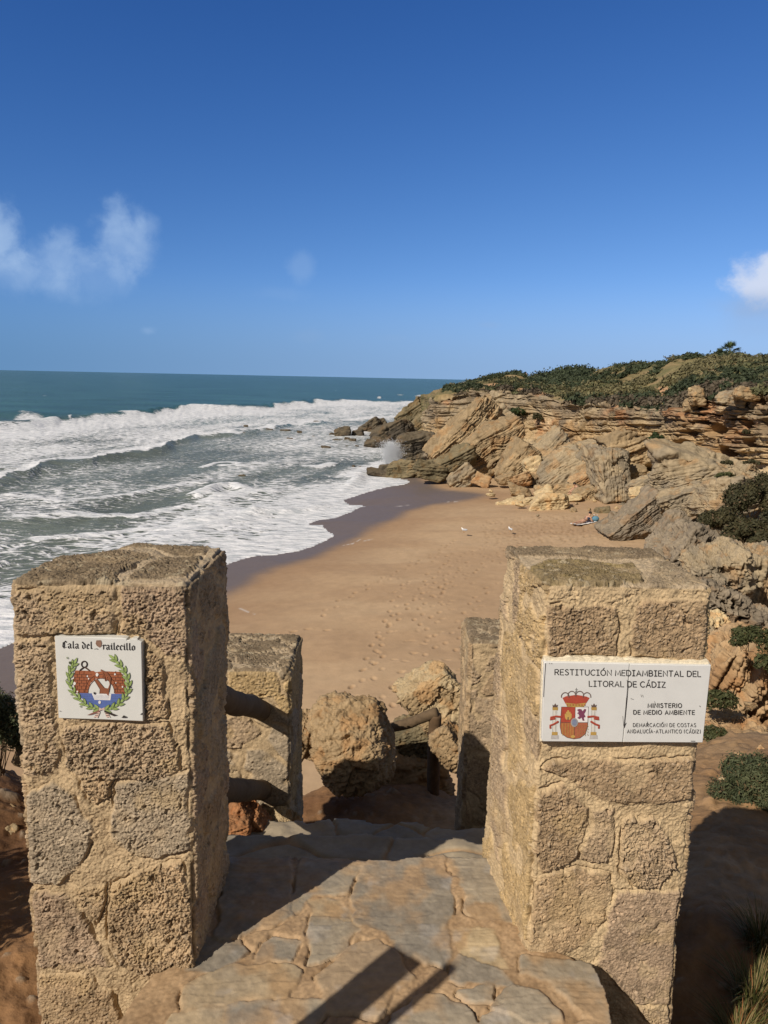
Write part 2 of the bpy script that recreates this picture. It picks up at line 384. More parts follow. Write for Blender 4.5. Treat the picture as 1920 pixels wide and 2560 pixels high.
    vo2 = N('ShaderNodeTexVoronoi', t_, feature='DISTANCE_TO_EDGE'); vo2.inputs['Scale'].default_value = 4.6; L.new(wadd.outputs[0], vo2.inputs['Vector'])
    nz = N('ShaderNodeTexNoise', t_); nz.inputs['Scale'].default_value = 2.3; nz.inputs['Detail'].default_value = 9; nz.inputs['Roughness'].default_value = .68; L.new(mp.outputs[0], nz.inputs['Vector'])
    def m(op, a, b_=None, c_=None):
        n = N('ShaderNodeMath', t_, operation=op)
        for i, x in enumerate((a, b_, c_)):
            if x is None: continue
            if isinstance(x, (int, float)): n.inputs[i].default_value = x
            else: L.new(x, n.inputs[i])
        return n.outputs[0]
    lace = m('SUBTRACT', 1.0, m('MULTIPLY', vo.outputs['Distance'], 2.3)); lace2 = m('SUBTRACT', 1.0, m('MULTIPLY', vo2.outputs['Distance'], 2.6))
    hgt = m('ADD', m('ADD', m('MULTIPLY', lace, .42), m('MULTIPLY', lace2, .20)), m('MULTIPLY', m('SUBTRACT', nz.outputs['Fac'], .1), .46))
    f = at('foam')
    mr = N('ShaderNodeMapRange', t_); mr.interpolation_type = 'SMOOTHSTEP'; L.new(hgt, mr.inputs['Value'])
    L.new(m('SUBTRACT', .97, f), mr.inputs['From Min']); L.new(m('SUBTRACT', 1.17, f), mr.inputs['From Max'])
    mask = mr.outputs[0]
    # water: deep teal offshore, greyer where sand is stirred up inshore
    wc = N('ShaderNodeMix', t_, data_type='RGBA'); L.new(at('shallow'), wc.inputs['Factor'])
    wc.inputs['A'].default_value = (.040, .098, .088, 1); wc.inputs['B'].default_value = (.150, .165, .138, 1)
    st = N('ShaderNodeTexNoise', t_); st.inputs['Scale'].default_value = .06; st.inputs['Detail'].default_value = 5; L.new(mp.outputs[0], st.inputs['Vector'])
    sv = N('ShaderNodeMapRange', t_); sv.inputs['From Min'].default_value = .3; sv.inputs['From Max'].default_value = .7; sv.inputs['To Min'].default_value = .75; sv.inputs['To Max'].default_value = 1.25; L.new(st.outputs['Fac'], sv.inputs['Value'])
    wcs = N('ShaderNodeVectorMath', t_, operation='SCALE'); L.new(wc.outputs['Result'], wcs.inputs[0]); L.new(sv.outputs[0], wcs.inputs['Scale'])
    fcol = N('ShaderNodeMix', t_, data_type='RGBA'); fcol.inputs['A'].default_value = (.42, .45, .47, 1); fcol.inputs['B'].default_value = (.80, .80, .80, 1)
    fr = N('ShaderNodeMapRange', t_); fr.inputs['From Min'].default_value = .35; fr.inputs['From Max'].default_value = .62; L.new(nz.outputs['Fac'], fr.inputs['Value']); L.new(fr.outputs[0], fcol.inputs['Factor'])
    bc = N('ShaderNodeMix', t_, data_type='RGBA'); L.new(mask, bc.inputs['Factor']); L.new(wcs.outputs['Vector'], bc.inputs['A']); L.new(fcol.outputs['Result'], bc.inputs['B'])
    L.new(bc.outputs['Result'], b.inputs['Base Color'])
    rg = N('ShaderNodeMapRange', t_); rg.inputs['To Min'].default_value = .22; rg.inputs['To Max'].default_value = .9; L.new(mask, rg.inputs['Value']); L.new(rg.outputs[0], b.inputs['Roughness'])
    b.inputs['IOR'].default_value = 1.10; b.inputs['Specular IOR Level'].default_value = .14
    n2 = N('ShaderNodeTexNoise', t_); n2.inputs['Scale'].default_value = 1.3; n2.inputs['Detail'].default_value = 8; n2.inputs['Roughness'].default_value = .6; L.new(mp.outputs[0], n2.inputs['Vector'])
    bp = N('ShaderNodeBump', t_); bp.inputs['Strength'].default_value = .8; bp.inputs['Distance'].default_value = .35; L.new(m('ADD', n2.outputs['Fac'], m('MULTIPLY', mask, .25)), bp.inputs['Height'])
    L.new(bp.outputs[0], b.inputs['Normal'])
    o = mesh('sea', P, F, wm, extra={'foam': foam, 'shallow': sstep(1035, 1100, py) * .85})
    tag(o, kind='structure')
build_sea()

TRAILS = [
    [(878,1745),(898,1700),(930,1660),(945,1600),(975,1540),(990,1480),(1020,1440)],
    [(970,1770),(945,1700),(938,1640),(958,1590),(985,1552),(1040,1490),(1080,1430),(1150,1390)],
    [(1078,1660),(1075,1600),(1080,1560),(1095,1500),(1105,1460),(1140,1420)],
    [(798,1528),(860,1490),(985,1424),(1060,1390),(1110,1362),(1148,1340)],
    [(1075,1392),(1130,1378),(1172,1374),(1225,1360),(1262,1340),(1290,1330)],
    [(1105,1402),(1128,1394),(1178,1377),(1196,1368),(1222,1358)],
    [(1100,1360),(1108,1355),(1142,1342)],
    [(690,1594),(700,1600),(680,1590)], [(665,1588),(700,1575),(740,1565),(830,1565)],
    [(1098,1480),(1120,1466),(1200,1420),(1250,1375),(1282,1352)],
    [(1206,1310),(1230,1300),(1290,1290)], [(1040,1560),(1060,1500),(1110,1440),(1180,1400)],
    [(1225,1470),(1190,1500),(1150,1560),(1120,1640)],
]
def build_beach():
    nu, nv = 980, 900
    az = np.linspace(R(-40), R(36), nu)
    t = np.linspace(1 / 9.0, 1 / 130.0, nv)
    A, T = np.meshgrid(az, t); r = 1 / T
    X, Y = r * np.sin(A), r * np.cos(A)
    sd = poly_sdf(X, Y, LAND); wet = poly_sdf(X, Y, WETL)
    Z = beach_z(sd)
    P = np.stack([X, Y, 0 * X], -1)
    dry = sstep(.8, 4, -wet)
    Z += dry * (.05 * fbm(P / 6, 3, 3) + .02 * fbm(P / 1.3, 4, 3)) + sstep(0, 3, sd) * .02 * fbm(P / 4, 13, 2)
    rng = random.Random(4)
    marks = []
    for tr in TRAILS:
        a = np.array(tr, float); q = at_z(a[:,0], a[:,1], .75)[:, :2]
        seg = np.hypot(*np.diff(q, axis=0).T); L = seg.sum(); s = 0; k = 0; cum = np.concatenate([[0], np.cumsum(seg)])
        while s < L:
            x = np.interp(s, cum, q[:,0]); y = np.interp(s, cum, q[:,1]); j = min(np.searchsorted(cum, s, 'right') - 1, len(seg) - 1)
            dx, dy = (q[j+1] - q[j]) / seg[j]; side = .13 if k % 2 else -.13
            marks.append((x - dy * side + rng.gauss(0, .05), y + dx * side + rng.gauss(0, .05), math.atan2(dy, dx) + rng.gauss(0, .2), rng.uniform(.025, .055))); s += rng.uniform(.55, .78); k += 1
    for _ in range(900):                                # trodden sand by the rocks
        px, py = rng.gauss(1390, 110), rng.gauss(1318, 28)
        if px < 1210 or py < 1285: continue
        q = at_z(px, py, .95); marks.append((q[0], q[1], rng.uniform(0, 6), rng.uniform(.02, .05)))
    for _ in range(70):
        px, py = rng.uniform(960, 1270), rng.uniform(1360, 1700)
        q = at_z(px, py, .8); marks.append((q[0], q[1], rng.uniform(0, 6), rng.uniform(.015, .035)))
    print_tone = np.zeros_like(X)
    for x, y, an, dp in marks:
        rr = math.hypot(x, y); aa = math.atan2(x, y)
        iu = int((aa - az[0]) / (az[1] - az[0])); iv = int((1 / rr - t[0]) / (t[1] - t[0]))
        ku = int(.45 / rr / (az[1] - az[0])) + 2; kv = int(.45 / rr / rr / abs(t[1] - t[0])) + 2
        u0, u1, v0, v1 = max(iu - ku, 0), min(iu + ku, nu), max(iv - kv, 0), min(iv + kv, nv)
        if u1 <= u0 or v1 <= v0: continue
        lx, ly = X[v0:v1, u0:u1] - x, Y[v0:v1, u0:u1] - y
        a_ = (lx * math.cos(an) + ly * math.sin(an)) / .13; b_ = (-lx * math.sin(an) + ly * math.cos(an)) / .075
        q = a_ * a_ + b_ * b_
        Z[v0:v1, u0:u1] += -dp * np.exp(-q * q) + .12 * dp * np.exp(-((np.sqrt(q) - 1.5) / .45) ** 2)
        print_tone[v0:v1, u0:u1] = np.maximum(print_tone[v0:v1, u0:u1], np.exp(-q * q) * sstep(.02, .06, np.array(dp)))
    wn = wet + .5 * fbm(P / 5, 33, 3) + .12 * fbm(P / .9, 34, 3)
    W = sstep(-1.3, .5, wn)
    sand = mixc(C(.455, .306, .178), C(.515, .36, .214), sstep(-.5, .6, fbm(P / np.array([5, 2.2, 1]), 51, 5)))
    sand = mixc(sand, C(.60, .42, .27), sstep(14, 30, sd) * .5 * sstep(-.4, .5, fbm(P / 3, 52, 4)))
    sand = sand * (1 + .05 * fbm(P / .35, 53, 2))[..., None]
    sand = mixc(sand, C(.33, .20, .11), sstep(-5.5, -.5, wn) * .55)        # damp rim above the wet band
    sand = mixc(sand, C(.26, .155, .085), print_tone * .55)                        # darker sand inside the prints, stronger in deep ones
    sand = mixc(sand, C(.180, .142, .120), W)
    # pale foam lines left on the sand
    for ln, wdt in (([(860,1358),(930,1346),(905,1350)], .06), ([(1120,1259),(1150,1259)], .15), ([(985,1264),(1020,1262)], .10), ([(600,1528),(622,1540),(636,1546)], .05), ([(900,1345),(880,1356)], .05)):
        a = np.array(ln, float); q = at_z(a[:,0], a[:,1], .3)[:, :2]
        d = poly_sdf(X, Y, q, closed=False)
        sand = mixc(sand, C(.62, .56, .5), np.exp(-(d / wdt) ** 2) * sstep(-.3, .4, fbm(P / .25, 55, 2)) * .8)
    m = material('beach_sand', rough=.92, bump=[(9, .25, .04), (60, .25, .01)], var=.06, vscale=3, spec=.15, wet=True)
    o = mesh('beach', np.stack([X, Y, Z], -1), gridf(nu, nv), m, tint=sand, extra={'wet': W})
    tag(o, kind='structure')
build_beach()

# ------------------------------------------------------------------ headland: hill sheet with the bedded cliff
STA = [  # column px : rim y,d | wall base y,d | foot y,d | crest y,d
    (1040, 1062,150, 1068,150, 1075,150, 1060,152), (1062, 1036,135, 1075,135, 1095,134, 1034,138),
    (1080, 1004,116, 1085,114, 1140,112, 1001,119), (1088, 990,103, 1105,100, 1225,92, 987,107), (1150, 982,101, 1085,98, 1225,76, 966,120), (1210, 978,98, 1075,94, 1228,71, 946,135),
    (1290, 982,94, 1090,88, 1222,66, 928,150), (1340, 990,90, 1090,84, 1216,65, 956,135), (1400, 998,86, 1095,79, 1228,62, 964,122), (1480, 1014,81, 1100,74, 1245,57, 958,116),
    (1560, 1022,76, 1105,69, 1268,53, 949,112), (1640, 1024,71, 1130,64, 1268,52, 933,108), (1700, 1012,66, 1145,59, 1260,50, 908,104), (1760, 985,62, 1150,55, 1240,47, 888,100),
    (1830, 975,58, 1160,51, 1235,44, 880,95), (1920, 982,54, 1165,47, 1240,41, 881,90), (2100, 985,46, 1180,40, 1265,36, 890,80), (2400, 1000,36, 1200,31, 1300,28, 900,66)]
def build_headland():
    S = np.array(STA, float); S[:, 7] += 12; S[3:, 4] = S[3:, 2] - 1.6
    cols = np.concatenate([np.linspace(1040, 1087, 60)[:-1], np.linspace(1087, 1930, 1080), np.linspace(1930, 2400, 140)[1:]])
    g = lambda k: np.interp(cols, S[:,0], S[:,k])
    rim, base, foot, crest = at_y(cols, g(1), g(2)), at_y(cols, g(3), g(4)), at_y(cols, g(5), g(6)), at_y(cols, g(7), g(8))
    foot[:, 2] = np.minimum(foot[:, 2], 1.0) - 1.0
    toe = foot + (foot - base) * .15; toe[:, 2] = foot[:, 2] - 2.0
    back = crest + np.array([0, 1, 0]) * 45; back[:, 2] = crest[:, 2] - .5
    far = back + np.array([0, 1, 0]) * 80; far[:, 2] = -2
    rows, reg = [], []
    def span(a, b, n, r0, r1, ease=None):
        for k in range(n):
            t = k / n; rows.append(lerp(a, b, t if ease is None else ease(t))); reg.append(lerp(r0, r1, t))
    span(toe, foot, 6, -.2, 0); span(foot, base, 190, 0, 1); span(base, rim, 260, 1, 2); span(rim, crest, 110, 2, 3); span(crest, back, 12, 3, 4); span(back, far, 6, 4, 5)
    P = np.stack(rows); nv, nu = P.shape[:2]; reg = np.array(reg)[:, None] * np.ones((1, nu))
    Nn = -grid_normals(P)
    # smooth the facets between stations
    for _ in range(30):
        Nn[1:-1] = (Nn[:-2] + 2 * Nn[1:-1] + Nn[2:]) / 4; Nn[:, 1:-1] = (Nn[:, :-2] + 2 * Nn[:, 1:-1] + Nn[:, 2:]) / 4
    Nn /= np.linalg.norm(Nn, axis=-1, keepdims=True)
    if Nn[300, 600, 1] > 0: Nn = -Nn
    px = np.broadcast_to(cols, reg.shape)
    along = np.concatenate([[0], np.cumsum(np.linalg.norm(np.diff(rim[:, :2], axis=0), axis=1))]); U = np.broadcast_to(along, reg.shape)
    z = P[..., 2]
    wall = sstep(.86, 1.08, reg) * sstep(2.12, 1.97, reg); tal = sstep(-.05, .05, reg) * sstep(1.05, .85, reg); top = sstep(1.97, 2.1, reg)
    # -- bedded wall
    Q = np.stack([U, z * 1.0, P[..., 1] * .25], -1)
    warp = .16 * fbm(Q / 6, 101, 3) + .07 * fbm(Q / 1.2, 102, 3)
    s = (z - EYE) * (74.0 / P[..., 1]) + warp
    d = np.zeros_like(z)
    bedcol = np.zeros_like(z)
    for th, amp, lat, sd_ in ((1.15, .40, 7.0, 7), (.45, .24, 4.0, 9), (.18, .08, 2.0, 11)):
        L = s / th; k = np.floor(L); fr = L - k
        nA = vnoise(np.stack([U / lat + k * 7.3, k * 1.7, 0 * U], -1), sd_); nB = vnoise(np.stack([U / lat + (k + 1) * 7.3, (k + 1) * 1.7, 0 * U], -1), sd_)
        tt = sstep(.80, .98, fr)
        d += amp * lerp(nA, nB, tt) - amp * (.8 if th > 1 else 1.0) * np.exp(-((fr - .92) / .08) ** 2) * sstep(-.5, .4, nA)
        bedcol += amp * lerp(nA, nB, tt)
    big = fbm(np.stack([U / 7, z / 9, 0 * U], -1), 131, 3)
    d += .6 * big
    f1, f2, idd = worley2(U / 2.6 + .3 * warp, s / 1.5, 141)
    d += .55 * (idd - .5) - .40 * sstep(.10, .0, f2 - f1)
    f3, f4, id2 = worley2(U / .9 + .3 * warp, s / .62, 143)
    d += .15 * (id2 - .5) - .12 * sstep(.12, .0, f4 - f3)
    d += .07 * fbm(P / .7, 151, 4)
    rough_r = sstep(1600, 1720, px)
    Ps = np.stack([P[..., 0], P[..., 1], s], -1)
    d += rough_r * (.30 * fbm(Ps / np.array([2.6, 2.6, .8]), 161, 3) - .45 * sstep(.25, .6, fbm(Ps / np.array([3.0, 3.0, .8]), 165, 3)))
    caves = [(1382,454,46,34,2.6),(1440,555,56,26,2.4),(1238,515,45,20,1.6),(1640,440,38,44,2.6),(1528,424,34,26,1.8),(835,520,66,18,2.6),(1262,462,30,12,1.2),(1325,415,30,10,1.2),
             (1575,520,40,22,1.2),(1470,465,26,12,1.0),(1610,300,34,30,1.2),(1190,555,24,10,1.0),(1350,378,70,5,1.2),(1420,330,60,5,1.0),(1240,330,22,10,.8),(262,300,12,26,1.4),(1470,400,50,5,1.0)]
    py = project(P)[1]
    for X, Y, a, b, dep in caves:
        cx, cy = 1060 + X / 1.929, 840 + Y / 1.929; a, b = a / 1.929, b / 1.929
        q = ((px - cx) / a) ** 2 + ((py + 3 * fbm(Q / 1.0, 171, 2) - cy) / b) ** 2
        d -= dep * sstep(1.25, .7, q)
    d *= wall
    # rim ledges stick out a little
    d += .5 * wall * sstep(1.75, 1.95, reg) * (vnoise(np.stack([U / 2.2, 0 * U, 0 * U], -1), 181))
    # -- broken, tilted beds below
    ang = R(42); tdir = np.array([.75 * math.cos(ang), -.2, math.sin(ang)])
    dip = R(42) * sstep(1660, 1480, px) + R(8); k60 = 62.0 / P[..., 1]
    sb = (z - EYE) * k60 * np.cos(dip) - P[..., 0] * k60 * np.sin(dip); ab = (z - EYE) * k60 * np.sin(dip) + P[..., 0] * k60 * np.cos(dip)
    Pt = np.stack([ab / 2.4, sb, P[..., 1] / 3.0], -1)
    w1, w2, wid = worley(Pt / np.array([2.0, 1.5, 2.0]) + .25 * fbm(P / 2.5, 201, 3)[..., None], 211)
    st = sb + .16 * fbm(P / 2.0, 221, 3) + (wid - .5) * 2
    e = 1.25 * (wid - .5) - .55 * sstep(.10, 0, w2 - w1)
    v1, v2, vid = worley(Pt / np.array([.7, .55, .7]) + .2 * fbm(P / 1.0, 203, 3)[..., None], 213)
    e += .26 * (vid - .5) - .16 * sstep(.12, 0, v2 - v1)
    for th, amp, sd_ in ((.62, .15, 31), (.22, .06, 33)):
        L = st / th; k = np.floor(L); fr = L - k
        n_ = _hash(k.astype(np.int64) + 999, (wid * 1e4).astype(np.int64), np.zeros_like(k, np.int64), sd_) - .5
        n2 = _hash(k.astype(np.int64) + 1000, (wid * 1e4).astype(np.int64), np.zeros_like(k, np.int64), sd_) - .5
        e += amp * lerp(n_, n2, sstep(.75, .95, fr)) - amp * .5 * np.exp(-((fr - .9) / .08) ** 2)
    e += .08 * fbm(P / .6, 231, 4) + .5 * fbm(P / 5, 232, 2)
    d += e * tal
    # -- hill top: low bumps
    d += top * (.5 * fbm(P / 6, 241, 3) + .12 * fbm(P / 1.5, 242, 3))
    V = P + Nn * d[..., None]
    # -- colours
    nL = fbm(P / 5, 301, 4); nM = fbm(P / 1.2, 302, 4); nS = fbm(P / .35, 303, 3)
    pale, ochre, rust, grey = C(.47, .345, .19), C(.39, .25, .122), C(.40, .19, .08), C(.225, .188, .135)
    col = mixc(pale, ochre, sstep(-.4, .7, nL + .4 * bedcol))
    hz = (z - base[None, :, 2]) / (rim[None, :, 2] - base[None, :, 2] + 1e-6)
    col = mixc(col, grey, sstep(.15, .95, hz + .45 * nM) * .8 * wall)
    red = np.maximum.reduce([np.exp(-(((px - x) / a) ** 2 + ((py - y) / b) ** 2) ** 2) for x, y, a, b in ((1350,1065,32,26),(1670,1015,42,30),(1610,1050,60,30),(1740,1030,70,30),(1560,1040,40,25),(1860,1085,50,40),(1900,1000,30,22),(1130,1000,30,14),(1640,985,30,14))])
    col = mixc(col, rust, red * sstep(-.5, .5, nL + nM) * .75)
    tcol = mixc(C(.34, .26, .155), C(.45, .345, .205), sstep(-.5, .6, nM + (wid - .5)))
    tcol = mixc(tcol, grey * 1.05, sstep(-.1, .7, nL + nS * .6) * .6)
    col = lerp(col, tcol, tal[..., None])
    # wet black rocks by the water
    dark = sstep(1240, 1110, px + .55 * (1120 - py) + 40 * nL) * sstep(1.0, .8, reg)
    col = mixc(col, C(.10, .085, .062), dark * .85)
    topc = mixc(C(.30, .22, .11), C(.19, .165, .075), sstep(-.4, .4, nL + .5 * nM)); topc = mixc(topc, C(.12, .12, .05), sstep(0, .6, fbm(P / 2.2, 307, 4)) * .6)
    sandy = np.maximum.reduce([np.exp(-(((px - x) / a) ** 2 + ((py - y) / b) ** 2) ** 2) for x, y, a, b in ((1240,967,28,8),(1520,952,30,4),(1300,978,10,6),(1660,980,30,14),(1345,988,30,5),(1440,966,24,4))])
    topc = mixc(topc, C(.50, .30, .16), sandy)
    col = lerp(col, topc, top[..., None])
    col = mixc(col, C(.62, .50, .31), sstep(.15, .7, fbm(P / 2.6, 305, 4)) * .55 * sstep(2.05, 1.9, reg)); col = mixc(col, C(.17, .135, .095), sstep(.1, .7, fbm(P / 1.6, 306, 4)) * .6 * sstep(2.05, 1.9, reg))
    col = col * (1 + .18 * nS + .12 * nM + .22 * (wid - .5) * tal)[..., None]
    m = material('bedded_rock', rough=.95, bump=[(2.2, .5, .12), (9, .4, .04)], var=.16, vscale=3.5, spec=.15)
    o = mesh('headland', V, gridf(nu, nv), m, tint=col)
    tag(o, kind='structure')
    # far hill behind
    cx = np.linspace(1270, 1900, 240)
    yy = np.interp(cx, [1270,1290,1305,1320,1340,1380,1420,1450,1472,1490,1520,1550,1600,1640,1680,1720,1800,1900], [955,950,949,946,940,932,922,918,921,931,924,909,908,910,909,912,910,915])
    cr = at_y(cx, yy + 9, 215 + 20 * np.sin(cx / 60)); fo = cr.copy(); fo[:, 1] -= 75; fo[:, 0] *= (fo[:, 1] / cr[:, 1]); fo[:, 2] = np.minimum(cr[:, 2] - 4, 6.0)
    bk = cr.copy(); bk[:, 1] += 80; bk[:, 2] = -1
    Pf = np.concatenate([lerp(fo[None], cr[None], np.linspace(0, 1, 40)[:, None, None]), lerp(cr[None], bk[None], np.linspace(.1, 1, 10)[:, None, None])])
    Pf[..., 2] += .5 * fbm(Pf / 8, 401, 3)
    o = mesh('hill', Pf, gridf(240, 50), material('hill_soil', var=.2, vscale=.5), tint=np.broadcast_to(C(.10, .085, .045), Pf.shape))
    tag(o, kind='structure')
    return P, V, reg, px, Pf, red, sandy, col
HEAD = build_headland()
# ------------------------------------------------------------------ foreground masonry
G0 = EYE - 1.45                                   # top of the paving
def zin(ox, oy, sc, pts): return [(ox + x / sc, oy + y / sc) for x, y in pts]
Z1 = lambda p: zin(0, 1320, 2.592, p); Z2 = lambda p: zin(0, 1920, 2.592, p)
Z4 = lambda p: zin(1200, 1320, 2.304, p); Z5 = lambda p: zin(1200, 1920, 2.304, p)
Z6 = lambda p: zin(500, 2060, 2.074, p)

def coquina(P, seed, rough):
    """relief (metres) of shelly sandstone and a fragment id for colour"""
    wv = np.stack([fbm(P / .016, seed + 1, 2), fbm(P / .016, seed + 2, 2), fbm(P / .016, seed + 3, 2)], -1)
    q = P / np.array([.0085, .0085, .0052]) + wv * 1.1
    r1 = sstep(-.1, .75, ridged(q, seed + 4, 2))
    f1, f2, idd = worley(P / .0088 + wv * .7, seed + 6)
    g1, g2, gid = worley(P / .021 + wv * .5, seed + 16)
    pit = np.where(idd > .60, sstep(.44, .20, f1), 0)
    big = np.where(gid > .80, sstep(.40, .24, g1), 0)
    frag = np.where(idd < .30, sstep(.40, .28, f1), 0)
    n2 = fbm(P / .030, seed + 8, 3)
    n3 = vnoise(P / .0040, seed + 9)
    d = rough * (.0026 * r1 - .0062 * pit * sstep(-.4, .4, n2) - .0085 * big + .0020 * frag + .0018 * n2 + .0014 * n3)
    return d, idd, f1, n2
STONES = {'tan': C(.425, .315, .200), 'warm': C(.43, .308, .182), 'grey': C(.385, .308, .212), 'pink': C(.405, .295, .195), 'dark': C(.225, .170, .110), 'moss': C(.255, .195, .085), 'brown': C(.375, .268, .160), 'gold': C(.50, .36, .185)}
MORTAR = C(.485, .362, .215)

def pillar(name, label, group, x0, x1, y0, y1, z0, z1, step, seed, front=(), top=(), mortar=MORTAR, rad=.016, toprad=.012, wob=.006, side=('tan', 'grey', 'warm', 'brown', 'pink'), cell=(.24, .17), smear=0.0, capdark=True, notch=None, rot=0.0):
    cx, cy, hx, hy = (x0 + x1) / 2, (y0 + y1) / 2, (x1 - x0) / 2, (y1 - y0) / 2
    segs = [2 * hx - 2 * rad, math.pi / 2 * rad] ; per = 4 * hx + 4 * hy - 8 * rad + 2 * math.pi * rad
    lens = [2*hx-2*rad, math.pi/2*rad, 2*hy-2*rad, math.pi/2*rad, 2*hx-2*rad, math.pi/2*rad, 2*hy-2*rad, math.pi/2*rad]
    cum = np.concatenate([[0], np.cumsum(lens)]); fs = step * (.72 if len(front) else 1.0); ss = step * (1.35 if len(front) else 1.0)
    s = np.concatenate([np.arange(0, cum[2], fs), np.arange(cum[2], per - lens[7], ss), np.arange(per - lens[7], per - 1e-4, fs)]); nu = len(s)
    X = np.zeros(nu); Y = np.zeros(nu); NX = np.zeros(nu); NY = np.zeros(nu)
    starts = [(-hx+rad, -hy), None, (hx, -hy+rad), None, (hx-rad, hy), None, (-hx, hy-rad), None]
    dirs = [(1,0), None, (0,1), None, (-1,0), None, (0,-1), None]; nor = [(0,-1), None, (1,0), None, (0,1), None, (-1,0), None]
    cen = {1: (hx-rad, -hy+rad, -90), 3: (hx-rad, hy-rad, 0), 5: (-hx+rad, hy-rad, 90), 7: (-hx+rad, -hy+rad, 180)}
    for k in range(8):
        m = (s >= cum[k]) & (s < cum[k+1]); t = s[m] - cum[k]
        if k % 2 == 0:
            X[m] = starts[k][0] + dirs[k][0] * t; Y[m] = starts[k][1] + dirs[k][1] * t; NX[m], NY[m] = nor[k]
        else:
            a, b, d0 = cen[k]; an = R(d0) + t / rad; X[m] = a + rad * np.cos(an); Y[m] = b + rad * np.sin(an); NX[m] = np.cos(an); NY[m] = np.sin(an)
    rows = []
    nzv = int((z1 - toprad - z0) / (step * (.85 if len(front) else 1.0)))
    for k in range(nzv): rows.append((0.0, z0 + (z1 - toprad - z0) * k / nzv, 1.0, 0.0))
    na = max(3, int(toprad * 1.57 / step))
    for k in range(na): a = math.pi / 2 * k / na; rows.append((toprad * (1 - math.cos(a)), z1 - toprad + toprad * math.sin(a), math.cos(a), math.sin(a)))
    nt_ = int((min(hx, hy) - toprad) / step * .9)
    inn = [(k / nt_) for k in range(nt_ + 1)]
    nv = len(rows) + len(inn)
    P = np.zeros((nv, nu, 3)); Nn = np.zeros((nv, nu, 3))
    for j, (off, z, c, sn) in enumerate(rows):
        P[j, :, 0] = X - NX * off; P[j, :, 1] = Y - NY * off; P[j, :, 2] = z; Nn[j, :, 0] = NX * c; Nn[j, :, 1] = NY * c; Nn[j, :, 2] = sn
    xi, yi = X - NX * toprad, Y - NY * toprad
    for j, t in enumerate(inn):
        P[len(rows) + j, :, 0] = xi * (1 - t); P[len(rows) + j, :, 1] = yi * (1 - t); P[len(rows) + j, :, 2] = z1; Nn[len(rows) + j, :, 2] = 1
    P[..., 0] += cx; P[..., 1] += cy
    U = np.broadcast_to(s, (nv, nu)); Zv = P[..., 2]
    isfront = (Nn[..., 1] < -.6); istop = (Nn[..., 2] > .6)
    if not len(front): isfront &= False
    if not len(top): istop_custom = np.zeros_like(istop)
    else: istop_custom = istop
    wx = .006 * fbm(P / .03, seed + 50, 3); wz = .006 * fbm(P / .03, seed + 60, 3)
    mask = np.zeros((nv, nu)); sd_ = np.full((nv, nu), -.05); tone = np.zeros((nv, nu, 3), np.float32); rgh = np.ones((nv, nu)); lift = np.zeros((nv, nu))
    # random masonry on the faces nobody traced
    gu, gv = U / cell[0] + .35 * fbm(P / .12, seed + 70, 2), Zv / cell[1] + .3 * fbm(P / .12, seed + 71, 2)
    f1, f2, idd = worley2(gu, gv, seed + 72, .75)
    sd_ = (f2 - f1 - .10) * min(cell) * .5
    ks = np.floor(idd * 997).astype(int) % len(side)
    for k, nm in enumerate(side): tone[ks == k] = STONES[nm]
    rgh = .6 + .9 * _hash((idd * 1e5).astype(np.int64), 0 * ks.astype(np.int64), 0 * ks.astype(np.int64), 5); lift = .003 + .004 * idd
    f1t, f2t, idt = worley2(P[..., 0] / .22 + .2 * wx / .006, P[..., 1] / .2 + .2 * wz / .006, seed + 75, .8)
    sd_ = np.where(istop, (f2t - f1t - .08) * .1, sd_); lift = np.where(istop, .002 + .003 * idt, lift)
    tone[istop] = STONES['dark'] if capdark else STONES['grey']
    for which, lst, sel in (('f', front, isfront), ('t', top, istop_custom)):
        if not len(lst): continue
        a, b = (P[..., 0][sel] + wx[sel], (Zv if which == 'f' else P[..., 1])[sel] + wz[sel])
        best = np.full(a.shape, -.05); tn = np.zeros(a.shape + (3,), np.float32); rg = np.ones(a.shape); lf = np.zeros(a.shape)
        for poly, nm, rr, ll in lst:
            q = np.array(poly, float)
            w_ = at_y(q[:,0], q[:,1], y0) if which == 'f' else at_z(q[:,0], q[:,1], z1)
            pp = np.stack([w_[:,0], w_[:,2] if which == 'f' else w_[:,1]], -1)
            sdv = poly_sdf(a, b, pp); m = sdv > best
            best = np.where(m, sdv, best); tn[m] = STONES[nm]; rg = np.where(m, rr, rg); lf = np.where(m, ll, lf)
        sd_[sel] = best; tone[sel] = tn; rgh[sel] = rg; lift[sel] = lf
    edge = .0045
    mask = sstep(-.002, edge * 1.6, sd_ - smear * (fbm(P / .06, seed + 80, 3) > .1) * .01)
    smn = sstep(.15, .55, fbm(P / .09, seed + 81, 3)) * smear
    mask = mask * (1 - smn)
    dq, fid, ff1, n2 = coquina(P, seed, rgh)
    mort = .0022 * fbm(P / .018, seed + 90, 3) + .0016 * vnoise(P / .0048, seed + 91) + .005 * fbm(P / .07, seed + 92, 2) + .35 * dq * sstep(-.2, .5, fbm(P / .045, seed + 89, 3))
    corner = 1 - np.maximum(np.abs(Nn[..., 0]), np.maximum(np.abs(Nn[..., 1]), Nn[..., 2]))
    crack = np.exp(-((sd_ + .0005) / .0028) ** 2) * sstep(.0, .5, fbm(P / .07, seed + 93, 2) + .12) * sstep(.10, .02, corner) * np.where(istop | isfront, 1.0, .4)
    d = wob * fbm(P / .25, seed + 94, 2) + .003 * fbm(P / .1, seed + 95, 2) + mask * (lift * sstep(.28, .10, corner) + dq) + (1 - mask) * mort - .0085 * crack
    corner = 1 - np.maximum(np.abs(Nn[..., 0]), np.maximum(np.abs(Nn[..., 1]), Nn[..., 2]))
